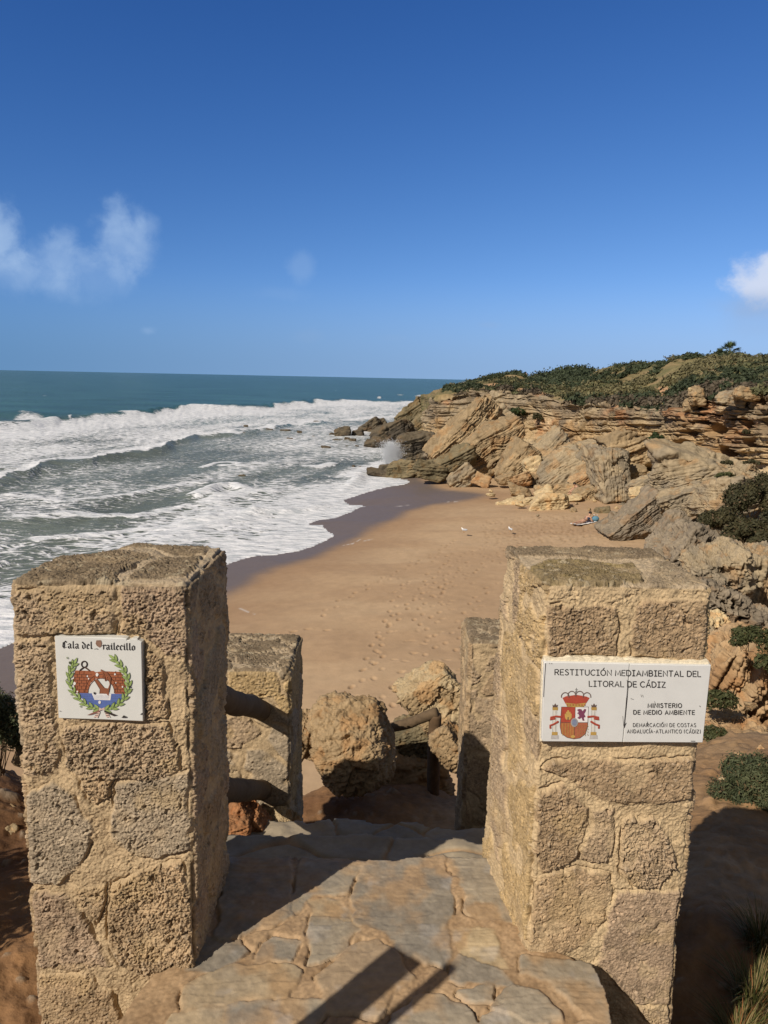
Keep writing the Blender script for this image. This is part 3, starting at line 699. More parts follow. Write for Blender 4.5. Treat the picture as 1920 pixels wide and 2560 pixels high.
    d -= sstep(.02, .25, corner) * .012 * sstep(.1, .7, fbm(P / .05, seed + 96, 3) + .15)
    V = P + Nn * d[..., None]
    if notch is not None: V = notch(V)
    # colour
    t = tone * (1 + .18 * fbm(P / .05, seed + 97, 3) + .16 * vnoise(P / .0062, seed + 98) + .34 * (fid - .5))[..., None]
    pale = np.where((fid < .22) & (ff1 < .38), 1.0, 0)[..., None]
    t = t * np.where(fid > .90, .55, 1.0)[..., None]
    t = lerp(t, t * .6 + C(.62, .50, .36) * .45, pale * .75)
    t = mixc(t, STONES['gold'] * .9, .45 * sstep(.2, .7, fbm(P / .08, seed + 99, 3)) * (~istop))
    mt = mortar * (1 + .14 * fbm(P / .03, seed + 100, 3))[..., None]
    c = lerp(mt, t, mask[..., None])
    # weather-stained cap: dark crust on top, running a little over the edge
    if capdark:
        crust = sstep(.035, -.01, (z1 - P[..., 2]) + .02 * fbm(P / .05, seed + 101, 3)) * (.35 + .45 * mask)
        c = mixc(c, C(.215, .165, .105), crust * .8)
        c = np.where((istop & (mask < .5))[..., None], lerp(c, C(.42, .34, .24), .6), c)
        c = mixc(c, C(.44, .37, .25), (sstep(.35, .75, fbm(P / .02, seed + 103, 3)) * istop * .7))
    if rot:
        ca, sa = math.cos(rot), math.sin(rot); vx, vy = V[..., 0] - cx, V[..., 1] - cy
        V[..., 0] = cx + ca * vx - sa * vy; V[..., 1] = cy + sa * vx + ca * vy
    m = material('shelly_sandstone', rough=.95, bump=[(170, .9, .004), (480, .6, .0015)], var=.20, vscale=130, spec=.10)
    org = np.array([cx, cy, z0])
    o = mesh(name, V.reshape(-1, 3) - org, gridf(nu, nv, True), m, tint=c); o.location = org
    tag(o, label, 'pillar', group)
    return o

LF = [(Z1([(62,405),(760,374),(772,425),(745,520),(762,600),(745,690),(350,692),(200,702),(66,704)]),'tan',1.3,.006),
      (Z1([(795,372),(1230,340),(1235,840),(1090,830),(930,700),(772,690),(785,560),(775,470)]),'pink',1.7,.005),
      (Z1([(60,715),(345,705),(365,1235),(390,1500),(330,1590),(140,1600),(90,1250)]),'tan',1.8,.004),
      (Z1([(935,725),(1055,835),(1062,1000),(1100,1200),(1080,1235),(940,1245)]),'warm',1.9,.004),
      (Z1([(400,1262),(1080,1262),(1150,1400),(1170,1560),(1000,1640),(770,1630),(560,1655),(430,1560)]),'tan',2.1,.004),
      (Z2([(500,10),(740,10),(722,180),(620,240),(515,110)]),'warm',2.2,.004),
      (Z2([(140,180),(330,70),(500,170),(530,260),(622,385),(545,600),(405,758),(190,752),(140,400)]),'grey',1.0,.006),
      (Z2([(760,85),(1230,15),(1235,540),(1010,605),(850,540),(712,470),(722,300)]),'grey',1.15,.005),
      (Z2([(160,800),(420,800),(495,900),(600,1060),(690,1200),(725,1280),(500,1312),(200,1282),(150,1100)]),'pink',1.1,.005),
      (Z2([(720,745),(1000,622),(1180,600),(1240,900),(1260,1100),(1270,1382),(1100,1392),(1000,1372),(770,1280),(692,1130),(702,900)]),'warm',2.1,.006),
      (Z2([(470,765),(700,742),(680,900),(622,1035),(520,900)]),'warm',1.5,.005),
      (Z2([(200,1320),(560,1322),(640,1400),(720,1440),(815,1670),(190,1670)]),'warm',1.0,.005)]
LT = [(Z1([(40,400),(70,320),(240,195),(560,140),(960,165),(1005,195),(860,265),(765,310),(775,365)]),'dark',1.3,.004),
      (Z1([(800,360),(880,290),(1060,190),(1320,180),(1220,330)]),'dark',1.2,.005),
      (Z1([(360,150),(440,85),(760,50),(1440,60),(1330,170),(1110,180),(1000,140),(700,130),(480,135)]),'dark',1.0,.005)]
def notch_left(V):
    x, y, z = V[..., 0], V[..., 1], V[..., 2]
    k = sstep(.20, .0, np.hypot(x + .86, y - 2.10)) * sstep(EYE - .60, EYE - .46, z)
    V[..., 2] = z - .05 * k; V[..., 0] = x + .03 * k
    return V
pillar('stone_gatepost', 'rough shelly sandstone pillar with the small painted crest tile, shaded on its right side', 'stone pillars flanking the steps',
       -.842, -.442, 1.690, 2.090, G0 - .45, EYE - .474, .0020, 11, LF, LT, notch=notch_left, smear=.35)
def splay_right(V):
    x, y, z = V[..., 0], V[..., 1], V[..., 2]
    V[..., 0] = x - np.clip((.778 - x) / .39, 0, 1) * np.clip((y - 1.762) / .418, 0, 1) * (.040 + .018 * np.clip((EYE - .472 - z) / 1.0, 0, 1.2))
    return V
RF = [(Z4([(385,440),(810,430),(802,620),(782,752),(388,742)]),'brown',1.25,.005), (Z4([(872,420),(1330,398),(1330,780),(882,742)]),'brown',1.05,.004),
      (Z5([(330,5),(420,-40),(1260,-60),(1250,160),(1100,202),(900,212),(700,192),(500,70)]),'brown',.9,.006),
      (Z5([(320,130),(480,90),(630,230),(622,330),(560,500),(520,552),(340,605),(305,400)]),'brown',1.3,.005),
      (Z5([(650,230),(772,222),(772,430),(740,540),(640,542),(562,520),(642,340)]),'tan',1.0,.004),
      (Z5([(820,292),(1010,272),(1130,480),(1140,560),(1030,700),(880,690),(812,620),(802,450)]),'tan',2.2,.006),
      (Z5([(325,620),(560,572),(760,602),(752,750),(730,880),(602,1020),(430,1110),(340,1115),(265,1060),(300,800)]),'warm',.7,.004),
      (Z5([(770,702),(1220,712),(1200,1000),(1160,1362),(890,1365),(672,1132),(720,900)]),'pink',.55,.005),
      (Z5([(900,1372),(1140,1372),(1130,1490),(980,1490)]),'tan',1.4,.005)]
RT = [(Z4([(320,235),(420,198),(900,207),(945,250),(942,322),(450,348),(330,292)]),'moss',1.2,.006), (Z4([(960,345),(975,260),(1010,200),(1250,190),(1330,330)]),'grey',1.3,.003),
      (Z4([(150,150),(175,75),(1040,75),(1130,170),(930,185),(280,170)]),'dark',1.1,.004)]
pillar('stone_gatepost', 'rough shelly sandstone pillar with the wide two tile coast sign, sunlit on its left side', 'stone pillars flanking the steps',
       .388, .778, 1.762, 2.180, G0 - .60, EYE - .472, .0020, 23, RF, RT, notch=splay_right, side=('gold', 'tan', 'warm'), cell=(.3, .4), smear=.5, mortar=C(.55, .415, .245))
pillar('stone_gatepost', 'shorter stone pillar behind the crest pillar, joined to it by two log rails', 'stone pillars flanking the steps',
       -.80, -.372, 3.00, 3.44, G0 - .85, EYE - 1.193, .0040, 37, side=('tan', 'warm', 'grey', 'gold'), cell=(.2, .2), toprad=.02)
pillar('stone_gatepost', 'shorter stone pillar behind the coast sign pillar, half in shadow', 'stone pillars flanking the steps',
       .368, .72, 3.03, 3.35, G0 - .85, EYE - 1.065, .0040, 41, side=('brown', 'brown', 'tan', 'warm'), cell=(.42, .30), toprad=.02, rot=R(-2))

# paving
def build_paving():
    st = .0034
    x = np.arange(-.80, .84, st); y = np.arange(.95, 2.26, st)
    X, Y = np.meshgrid(x, y); P = np.stack([X, Y, 0 * X], -1)
    slabs = [([(880,185),(940,190),(1000,195),(1130,178),(1260,165),(1285,260),(1300,440),(1280,640),(1275,755),(1150,700),(1030,640),(945,570),(820,500),(800,400),(815,280)],0,.010),
        ([(1285,175),(1495,175),(1540,200),(1570,370),(1650,510),(1450,480),(1400,450),(1390,330),(1300,230)],1,.009), ([(1320,560),(1510,570),(1550,680),(1600,750),(1500,740),(1360,690),(1330,640)],2,.007),
        ([(1350,692),(1480,720),(1620,830),(1480,832),(1290,802),(1310,740)],0,.007), ([(1340,860),(1500,850),(1510,910),(1420,922),(1340,890)],1,.006),
        ([(600,800),(850,612),(910,600),(970,650),(1090,790),(990,900),(940,980),(680,960),(640,880)],3,.010), ([(590,480),(700,482),(830,560),(780,612),(560,732),(580,600)],1,.007),
        ([(330,620),(380,590),(520,612),(510,660),(470,715),(300,700)],0,.005), ([(120,752),(420,740),(530,762),(470,890),(200,920),(-90,985),(-80,850),(0,800)],4,.010),
        ([(140,945),(360,940),(368,1060),(150,1060)],0,.007), ([(400,940),(480,900),(640,932),(600,1060),(374,1060)],1,.008), ([(1010,990),(1130,880),(1250,890),(1400,970),(1425,1060),(1000,1060)],1,.008),
        ([(1440,1000),(1659,980),(1700,1060),(1430,1060)],1,.008), ([(1570,900),(1659,842),(1700,960),(1510,952)],1,.008), ([(-140,1000),(120,960),(130,1060),(-150,1070)],4,.008),
        ([(150,190),(460,182),(462,470),(380,530),(240,562),(100,600),(120,300)],0,.009), ([(530,192),(740,190),(860,202),(752,345),(580,370),(475,450)],1,.008), ([(560,400),(690,402),(770,470),(760,500),(600,470)],4,.005),
        ([(-60,620),(200,590),(230,650),(60,780),(-60,760)],0,.008)]
    Sl = [(Z6(p), t, h) for p, t, h in slabs]
    Sl += [(Z5([(250,1092),(640,1132),(720,1290),(752,1430),(735,1490),(600,1440),(440,1250),(240,1182)]),1,.012), (Z5([(130,1312),(220,1262),(320,1290),(470,1442),(300,1500),(80,1400)]),1,.008), (Z5([(600,1470),(720,1480),(740,1600),(480,1600)]),1,.009),
           ([(-20,2500),(92,2505),(100,2600),(-20,2600)],0,.010)]
    sd = np.full(X.shape, -1.0); tn = np.zeros(X.shape, int); hh = np.zeros(X.shape); ident = np.zeros(X.shape)
    wx, wy = .008 * fbm(P / .05, 501, 3), .008 * fbm(P / .05, 502, 3)
    for k, (p, t, h) in enumerate(Sl):
        a = np.array(p, float); q = at_z(a[:,0], a[:,1], G0)
        d = poly_sdf(X + wx, Y + wy, q[:, :2]); m = d > sd; sd = np.where(m, d, sd); tn[m] = t; hh[m] = h; ident[m] = k
    sd = sd + .010 + .010 * fbm(P / .06, 503, 3)
    mask = sstep(-.003, .007, sd)
    # outline of the laid area
    edge = [(150,172),(320,180),(400,168),(540,172),(700,180),(880,184),(940,188),(1020,192),(1130,178),(1260,164),(1290,172),(1500,174)]
    e = np.array(Z6(edge)); q = at_z(e[:,0], e[:,1], G0)
    outl = np.vstack([[-.62, .9], [-.60, 1.45], [-.545, 1.66], [-.46, 1.72], [-.46, q[0,1]], q[:, :2], [.40, q[-1,1]], [.42, 1.80], at_z(1478, 2412, G0)[:2], at_z(1512, 2470, G0)[:2], at_z(1532, 2560, G0)[:2], [.44, 1.2], [.46, .9]])
    so = poly_sdf(X + .6 * wx, Y + .6 * wy, outl)
    lam = fbm(P / np.array([.5, .12, 1]), 511, 4)
    slabz = hh * .45 + .0025 * fbm(P / .09, 512, 4) + .0012 * np.round(lam * 3) + .0006 * vnoise(P / .008, 514) + .002 * np.sin(ident * 5.1)
    mortz = .0020 * fbm(P / .03, 515, 4) + .0008 * vnoise(P / .007, 516) + .004 * sstep(.0, .7, fbm(P / .12, 517, 2))
    crack = np.exp(-((sd + .001) / .003) ** 2) * sstep(.05, .5, fbm(P / .08, 518, 2) + .1)
    Zz = G0 + lerp(mortz, slabz, mask) - .010 * crack
    drop = sstep(.004, -.004, so)
    Zz = Zz - drop * (.30 + .02 * fbm(P / .05, 519, 3)) - sstep(-.02, -.25, so) * .2
    pal = np.stack([C(.285, .245, .185), C(.335, .280, .200), C(.47, .36, .21), C(.36, .265, .165), C(.41, .315, .195)])
    c = pal[tn]
    rust = sstep(.0, .7, fbm(P / .10, 521, 4) + .1)
    c = mixc(c, C(.43, .265, .125), rust * .62); c = mixc(c, C(.22, .205, .175), sstep(.1, .7, fbm(P / .16, 526, 4)) * .35); c = mixc(c, C(.45, .30, .16), sstep(.030, .0, sd) * .45 * sstep(-.3, .4, fbm(P / .04, 527, 3))); c = mixc(c, C(.40, .38, .35), sstep(.25, .8, fbm(P / .07, 522, 4)) * .35)
    c = c * (1 + .16 * fbm(P / .02, 523, 3) + .10 * lam)[..., None]
    mc = mixc(C(.42, .285, .160), C(.33, .215, .115), sstep(-.4, .5, fbm(P / .09, 524, 4))) * (1 + .2 * vnoise(P / .006, 525))[..., None]
    c = lerp(mc, c, mask[..., None])
    soil = C(.155, .082, .04)
    c = lerp(c, soil, sstep(-.01, -.06, so)[..., None])
    F = gridf(len(x), len(y)); F = F[(so.ravel() > -.04)[F].any(1)]
    m = material('flagstone', rough=.72, bump=[(70, .3, .004), (300, .25, .0015)], var=.10, vscale=60, spec=.3)
    o = mesh('pavement', np.stack([X, Y, Zz], -1), F, m, tint=c); tag(o, kind='structure')
build_paving()

def build_steps():
    st = .009
    x = np.arange(-.75, .72, st); y = np.arange(2.08, 4.1, st)
    X, Y = np.meshgrid(x, y); P = np.stack([X, Y, 0 * X], -1)
    yy = Y + .035 * fbm(P / .18, 531, 3) - 2.16
    yb = np.array([2.16, 2.50, 2.82, 3.08, 3.32, 3.56, 3.80, 4.04]) - 2.16; zb_ = np.array([.150, .315, .495, .69, .89, 1.09, 1.29, 1.49]); k = np.clip(np.searchsorted(yb, yy.ravel(), 'right') - 1, 0, 7).reshape(yy.shape)
    Zz = G0 - zb_[k] + .010 * fbm(P / .10, 532, 4) + .008 * fbm(P / .4, 536, 2)
    f1, f2, idd = worley2(X / .3 + .3 * fbm(P / .2, 533, 2), Y / .26 + 3, 534)
    Zz -= .012 * sstep(.07, 0, f2 - f1)
    c = mixc(C(.27, .245, .20), C(.38, .30, .19), idd); c = mixc(c, C(.40, .25, .125), sstep(.06, 0, f2 - f1)); c = c * (1 + .2 * fbm(P / .05, 535, 4))[..., None]
    o = mesh('stone_steps', np.stack([X, Y, Zz], -1), gridf(len(x), len(y)), material('flagstone'), tint=c); tag(o, kind='structure')
build_steps()

# ------------------------------------------------------------------ near hillside (ground of the bluff)
def rbf(ctrl):
    p = np.array([c[:2] for c in ctrl], float); z = np.array([c[2] for c in ctrl], float)
    s = lambda q: np.stack([np.arctan2(q[:,0], q[:,1]) * 3.0, np.log(np.hypot(q[:,0], q[:,1]) + .3) * 2.0], -1)
    a = s(p)
    def phi(r): return r
    A = phi(np.linalg.norm(a[:,None] - a[None], axis=-1)) + np.eye(len(a)) * .03
    B = np.hstack([np.ones((len(a),1)), a]); K = np.block([[A, B], [B.T, np.zeros((3,3))]])
    w_ = np.linalg.solve(K, np.concatenate([z, [0,0,0]]))
    def f(q):
        t = s(q); out_ = np.zeros(len(t))
        for i in range(0, len(t), 60000):
            tt = t[i:i+60000]; out_[i:i+60000] = phi(np.linalg.norm(tt[:,None] - a[None], axis=-1)) @ w_[:-3] + w_[-3] + tt @ w_[-2:]
        return out_
    return f
CT = []
for px, py, d in [(1900,1185,43),(1780,1180,45),(1690,1205,46),(1640,1275,43),(1590,1300,43),(1570,1350,37),(1710,1340,34),(1900,1300,29),(1800,1400,21),(1700,1430,23),(1900,1430,19),(1680,1500,16),
                  (1900,1540,12.5),(1760,1600,11),(1900,1660,9),(1760,1760,7.4),(1900,1810,6.2),(1790,1860,5.5),(1900,1950,4.7),(1780,1965,4.4),(1850,2030,3.9),(1770,2100,3.4),(1900,2200,3.1),(1770,2300,2.7),(1850,2520,2.35),(2100,1500,13),(2300,1300,25),(2200,1800,6),(2200,2200,3.4)]:
    q = at_y(px, py, d); CT.append((q[0], q[1], q[2]))
g_ = EYE
CT += [(0,7.2,g_-4.8),(-.4,5.2,g_-2.98),(0,5.5,g_-3.1),(.3,6.2,g_-3.5),(-.9,5.0,g_-3.0),(.8,5.4,g_-3.2),(0,8,g_-6.5),(0,11,g_-8.7),(3,12,g_-8.6),(6,20,g_-8.9),(11,32,g_-9.0),(-1.0,1.75,g_-1.62),(-1.0,2.2,g_-1.68),(-1.4,2.5,g_-1.75),(-1.7,3.1,g_-1.82),(-2.0,3.6,g_-1.98),(-2.6,4.6,g_-3.3),(-3.2,6,g_-5.2),(-4,8,g_-7.5),(-2,1,g_-1.6),(-4,2.5,g_-2.2),
       (7.2,26,g_-9.3),(9.8,34,g_-9.3),(12.8,43,g_-9.3),(-8,12,g_-9.3),(0,3.0,g_-2.35),(0,4.2,g_-3.0),(-.6,4.4,g_-3.0),(.7,4.4,g_-2.9),(-.9,3.2,g_-2.2),(0,2.3,g_-1.95),(.2,.6,g_-1.75),(-.6,.6,g_-1.62),(.75,1.8,g_-2.05),(.75,1.2,g_-1.95),(1.0,2.3,g_-2.2),(.9,3.2,g_-2.45),(1.2,4.6,g_-2.75),(-1.2,1.2,g_-1.55),(3.0,1.5,g_-2.0),(3,8,g_-3.9),(1.5,7,g_-4.4)]
HZ = rbf(CT)
def hill_z(x, y): return HZ(np.array([[x, y]], float))[0]
def build_hillside():
    nu, nv = 760, 640
    az = np.linspace(R(-62), R(58), nu); rr = np.exp(np.linspace(math.log(.75), math.log(60), nv))
    A, Rr = np.meshgrid(az, rr); X, Y = Rr * np.sin(A), Rr * np.cos(A)
    P = np.stack([X, Y, 0 * X], -1)
    Z = HZ(np.stack([X.ravel(), Y.ravel()], -1)).reshape(X.shape)
    r = Rr
    P3 = np.stack([X, Y, Z], -1)
    Z = Z + np.minimum(r * .035, .6) * fbm(P3 / np.maximum(r * .35, .3)[..., None].mean(), 601, 3) * .0
    Z = Z + .022 * fbm(P / .5, 602, 4) * sstep(.5, 3, r) + .010 * fbm(P / .05, 603, 3) * sstep(12, 5, r) + .22 * fbm(P3 / 3.0, 604, 4) * sstep(7, 20, r) + .07 * ridged(P3 / .5, 605, 3) * sstep(5, 10, r)
    b1, b2, bid = worley(P3 / np.array([1.5, 1.2, 1.0]) + .2 * fbm(P3 / .8, 607, 2)[..., None], 608); Z = Z + sstep(6, 11, r) * (.55 * (bid - .5) - .25 * sstep(.10, 0, b2 - b1))
    b3, b4, bi2 = worley(P3 / .45 + .2 * fbm(P3 / .3, 609, 2)[..., None], 610); Z = Z + sstep(5, 8, r) * (.14 * (bi2 - .5) - .08 * sstep(.10, 0, b4 - b3))
    st_ = P3 @ np.array([-.55, -.2, .75]) + .2 * fbm(P3 / 2, 606, 3)
    L = st_ / .35; k = np.floor(L); Z += sstep(9, 18, r) * .16 * (_hash(k.astype(np.int64) + 99, 0 * k.astype(np.int64), 0 * k.astype(np.int64), 7) - .5 - .8 * np.exp(-((L - k - .9) / .08) ** 2))
    f1, f2, idd = worley(P3 / .045, 611)
    peb = sstep(.42, .25, f1) * (idd > .86) * sstep(8, 4, r)
    g1, g2, gd = worley(P / .16, 613); pb2 = sstep(.40, .22, g1) * (gd > .88) * sstep(9, 5, r)
    Z += peb * .012 + pb2 * .030 + sstep(9, 5, r) * (.008 * fbm(P / .14, 614, 4) + .006 * ridged(P / .05, 615, 2)); peb = np.maximum(peb, pb2)
    fall = sstep(R(16), R(10), A) * sstep(9, 14, r); Z = lerp(Z, np.minimum(Z, -2.5), fall)
    # keep clear of the paving and steps
    Z = Z - .45 * sstep(6.5, 8, r) * sstep(16, 12, r) * sstep(.25, .33, X / Y)
    Z = Z - 1.3 * sstep(15, 24, r) * sstep(.2, .3, X / Y)
    under = (np.abs(X) < .70) & (Y > .8) & (Y < 5.0)
    lim = np.where(Y < 2.16, G0 - .10, G0 - .30 - .195 * np.clip((Y - 2.16) / .290, 0, 12))
    infp = sstep(.64, .56, np.abs(X + .05)) * (Y > .7) * (Y < 4.3)
    Z = np.where(infp > .0, lerp(Z, np.minimum(Z, lim), infp), Z)
    soil = mixc(C(.17, .088, .042), C(.27, .15, .07), sstep(-.5, .6, fbm(P / .35, 621, 4)))
    soil = mixc(soil, C(.34, .27, .19), peb * .8)
    sand = mixc(C(.33, .195, .10), C(.44, .285, .155), sstep(-.5, .5, fbm(P / .6, 622, 4)))
    soil = mixc(soil, sand, sstep(2.4, 3.6, r) * sstep(0, .6, X) * .85)
    rock = mixc(C(.22, .185, .13), C(.40, .30, .175), sstep(-.5, .6, fbm(P3 / 1.5, 623, 5)))
    c = mixc(soil, rock, sstep(5.0, 8.5, r))
    c = mixc(c, C(.34, .20, .09), sstep(.1, .6, fbm(P3 / 2.2, 624, 4)) * .5)
    c = c * (1 + .18 * fbm(P3 / .2, 625, 3))[..., None]
    m = material('bluff_soil', rough=.96, bump=[(14, .4, .03), (60, .35, .01)], var=.2, vscale=14, spec=.1)
    o = mesh('hillside', np.stack([X, Y, Z], -1), gridf(nu, nv), m, tint=c); tag(o, kind='structure')
build_hillside()
# ------------------------------------------------------------------ timber
def tube(path, rads, nseg=14, cap=True, jitter=0.0, seed=0, per=1):
    path = np.array(path, float); n = len(path); rads = np.broadcast_to(np.array(rads, float), (n,))
    T = np.gradient(path, axis=0); T /= np.linalg.norm(T, axis=1, keepdims=True) + 1e-12
    ref = np.array([0, 0, 1.0]) if abs(T[0, 2]) < .9 else np.array([1.0, 0, 0])
    A = np.cross(T, ref); A /= np.linalg.norm(A, axis=1, keepdims=True); B = np.cross(T, A)
    an = np.linspace(0, 2 * math.pi, nseg, endpoint=False)
    V = path[:, None] + rads[:, None, None] * (np.cos(an)[None, :, None] * A[:, None] + np.sin(an)[None, :, None] * B[:, None])
    if jitter:
        d = fbm(V / (rads.mean() * 2), seed, 3) * jitter; V = V + (V - path[:, None]) * d[..., None]
    F = gridf(nseg, n, True)
    V = V.reshape(-1, 3)
    if cap:
        V = np.vstack([V, path[0], path[-1]]); c0, c1 = len(V) - 2, len(V) - 1; e = (n - 1) * nseg
        cf = [[c0, (k + 1) % nseg, k, c0] for k in range(nseg)] + [[c1, e + k, e + (k + 1) % nseg, c1] for k in range(nseg)]
        F = np.vstack([F, np.array(cf)])
    return V, F
def fixf(F):
    return F
class Geo:
    """collects arrays into one mesh; triangles are stored as quads with a repeated corner split off at the end"""
    def __init__(s): s.V, s.F, s.T, s.n = [], [], [], 0
    def add(s, V, F, tint):
        V = np.asarray(V, float).reshape(-1, 3); F = np.asarray(F, int)
        s.V.append(V); s.F.append(F + s.n); s.T.append(np.broadcast_to(np.asarray(tint, np.float32), (len(V), 3))); s.n += len(V)
    def build(s, name, mat, parent=None, origin=None, smooth=True):
        V = np.vstack(s.V); F = np.vstack(s.F); T = np.vstack(s.T)
        if origin is not None: V = V - np.asarray(origin)
        tri = F[:, 0] == F[:, 3]
        if tri.all(): F = F[:, :3]
        elif tri.any():
            q = F[~tri]; t = F[tri][:, :3]
            t2 = np.vstack([q[:, [0, 1, 2]], q[:, [0, 2, 3]], t]); F = t2
        return mesh(name, V, F, mat, tint=T, parent=parent, smooth=smooth)
def log_between(a, b, r, seed, n=40):
    a, b = np.array(a, float), np.array(b, float); t = np.linspace(0, 1, n)[:, None]
    p = a + (b - a) * t; p = p + .006 * np.stack([fbm(np.stack([t[:, 0] * 4, 0 * t[:, 0] + seed, 0 * t[:, 0]], -1), k, 2) for k in (1, 2, 3)], -1)
    return tube(p, r * (1 + .04 * np.sin(np.arange(n) * .7)), 20, jitter=.05, seed=seed)
WOOD = lambda: material('weathered_wood', rough=.85, bump=[(40, .4, .006), (160, .3, .002)], var=.25, vscale=25, spec=.2)
def rail(name, label, group, segs, tint=C(.125, .085, .048), cat='handrail'):
    g = Geo()
    for k, (a, b, r) in enumerate(segs): g.add(*log_between(np.array(a) + [0, 0, EYE], np.array(b) + [0, 0, EYE], r, k + len(label)), tint)
    o = g.build(name, WOOD(), origin=np.array(segs[0][0]) + [0, 0, EYE]); o.location = np.array(segs[0][0]) + [0, 0, EYE]
    tag(o, label, cat, group)
    return o
rail('log_rail', 'upper dark log rail running down between the two pillars on the seaward side', 'log rails beside the steps', [((-.505, 2.0, -.85), (-.495, 3.05, -1.40), .041)])
rail('log_rail', 'lower dark log rail near the ground between the two seaward pillars', 'log rails beside the steps', [((-.505, 2.0, -1.16), (-.495, 3.05, -1.75), .041)])
rt = rail('log_handrail', 'dark log handrail with its post, sloping down behind the big boulder', None, [((.45, 5.6, -2.545), (-.35, 5.78, -2.93), .040)])
g = Geo(); g.add(*log_between((.43, 5.62, EYE - 2.56), (.44, 5.62, EYE - 3.6), .048, 9), C(.12, .075, .04)); po = g.build('post', WOOD(), parent=rt, origin=rt.location)
# posts beside the photographer, out of the picture: their shadow lies across the paving
g = Geo(); bx = np.array([[-1,-1,0],[1,-1,0],[1,1,0],[-1,1,0],[-1,-1,1],[1,-1,1],[1,1,1],[-1,1,1]], float)
BF = np.array([[0,3,2,1],[4,5,6,7],[0,1,5,4],[1,2,6,5],[2,3,7,6],[3,0,4,7]])
def boxv(cx, cy, z0, hx, hy, h, rot=0):
    v = bx * np.array([hx, hy, h]); c_, s_ = math.cos(rot), math.sin(rot)
    return np.stack([cx + c_ * v[:,0] - s_ * v[:,1], cy + s_ * v[:,0] + c_ * v[:,1], z0 + v[:,2]], -1)
g.add(boxv(0, 0, -.25, .046, .046, 1.385, R(-41)), BF, C(.2, .13, .07)); o = g.build('wooden_post', WOOD(), smooth=False); o.location = (-.80, .735, G0 - .12)
tag(o, 'square wooden post by the paving, seen only by its shadow across the flagstones', 'post')
g = Geo(); g.add(*tube([(-.045, .040, -.2), (-.022, .020, .6), (0, 0, 1.13)], .018, 12), C(.25, .25, .26)); o = g.build('metal_pole', material('painted_steel', rough=.5, spec=.4)); o.location = (-.68, .71, G0 - .10)
tag(o, 'thin metal pole beside the wooden post, seen only by its narrow shadow', 'pole')

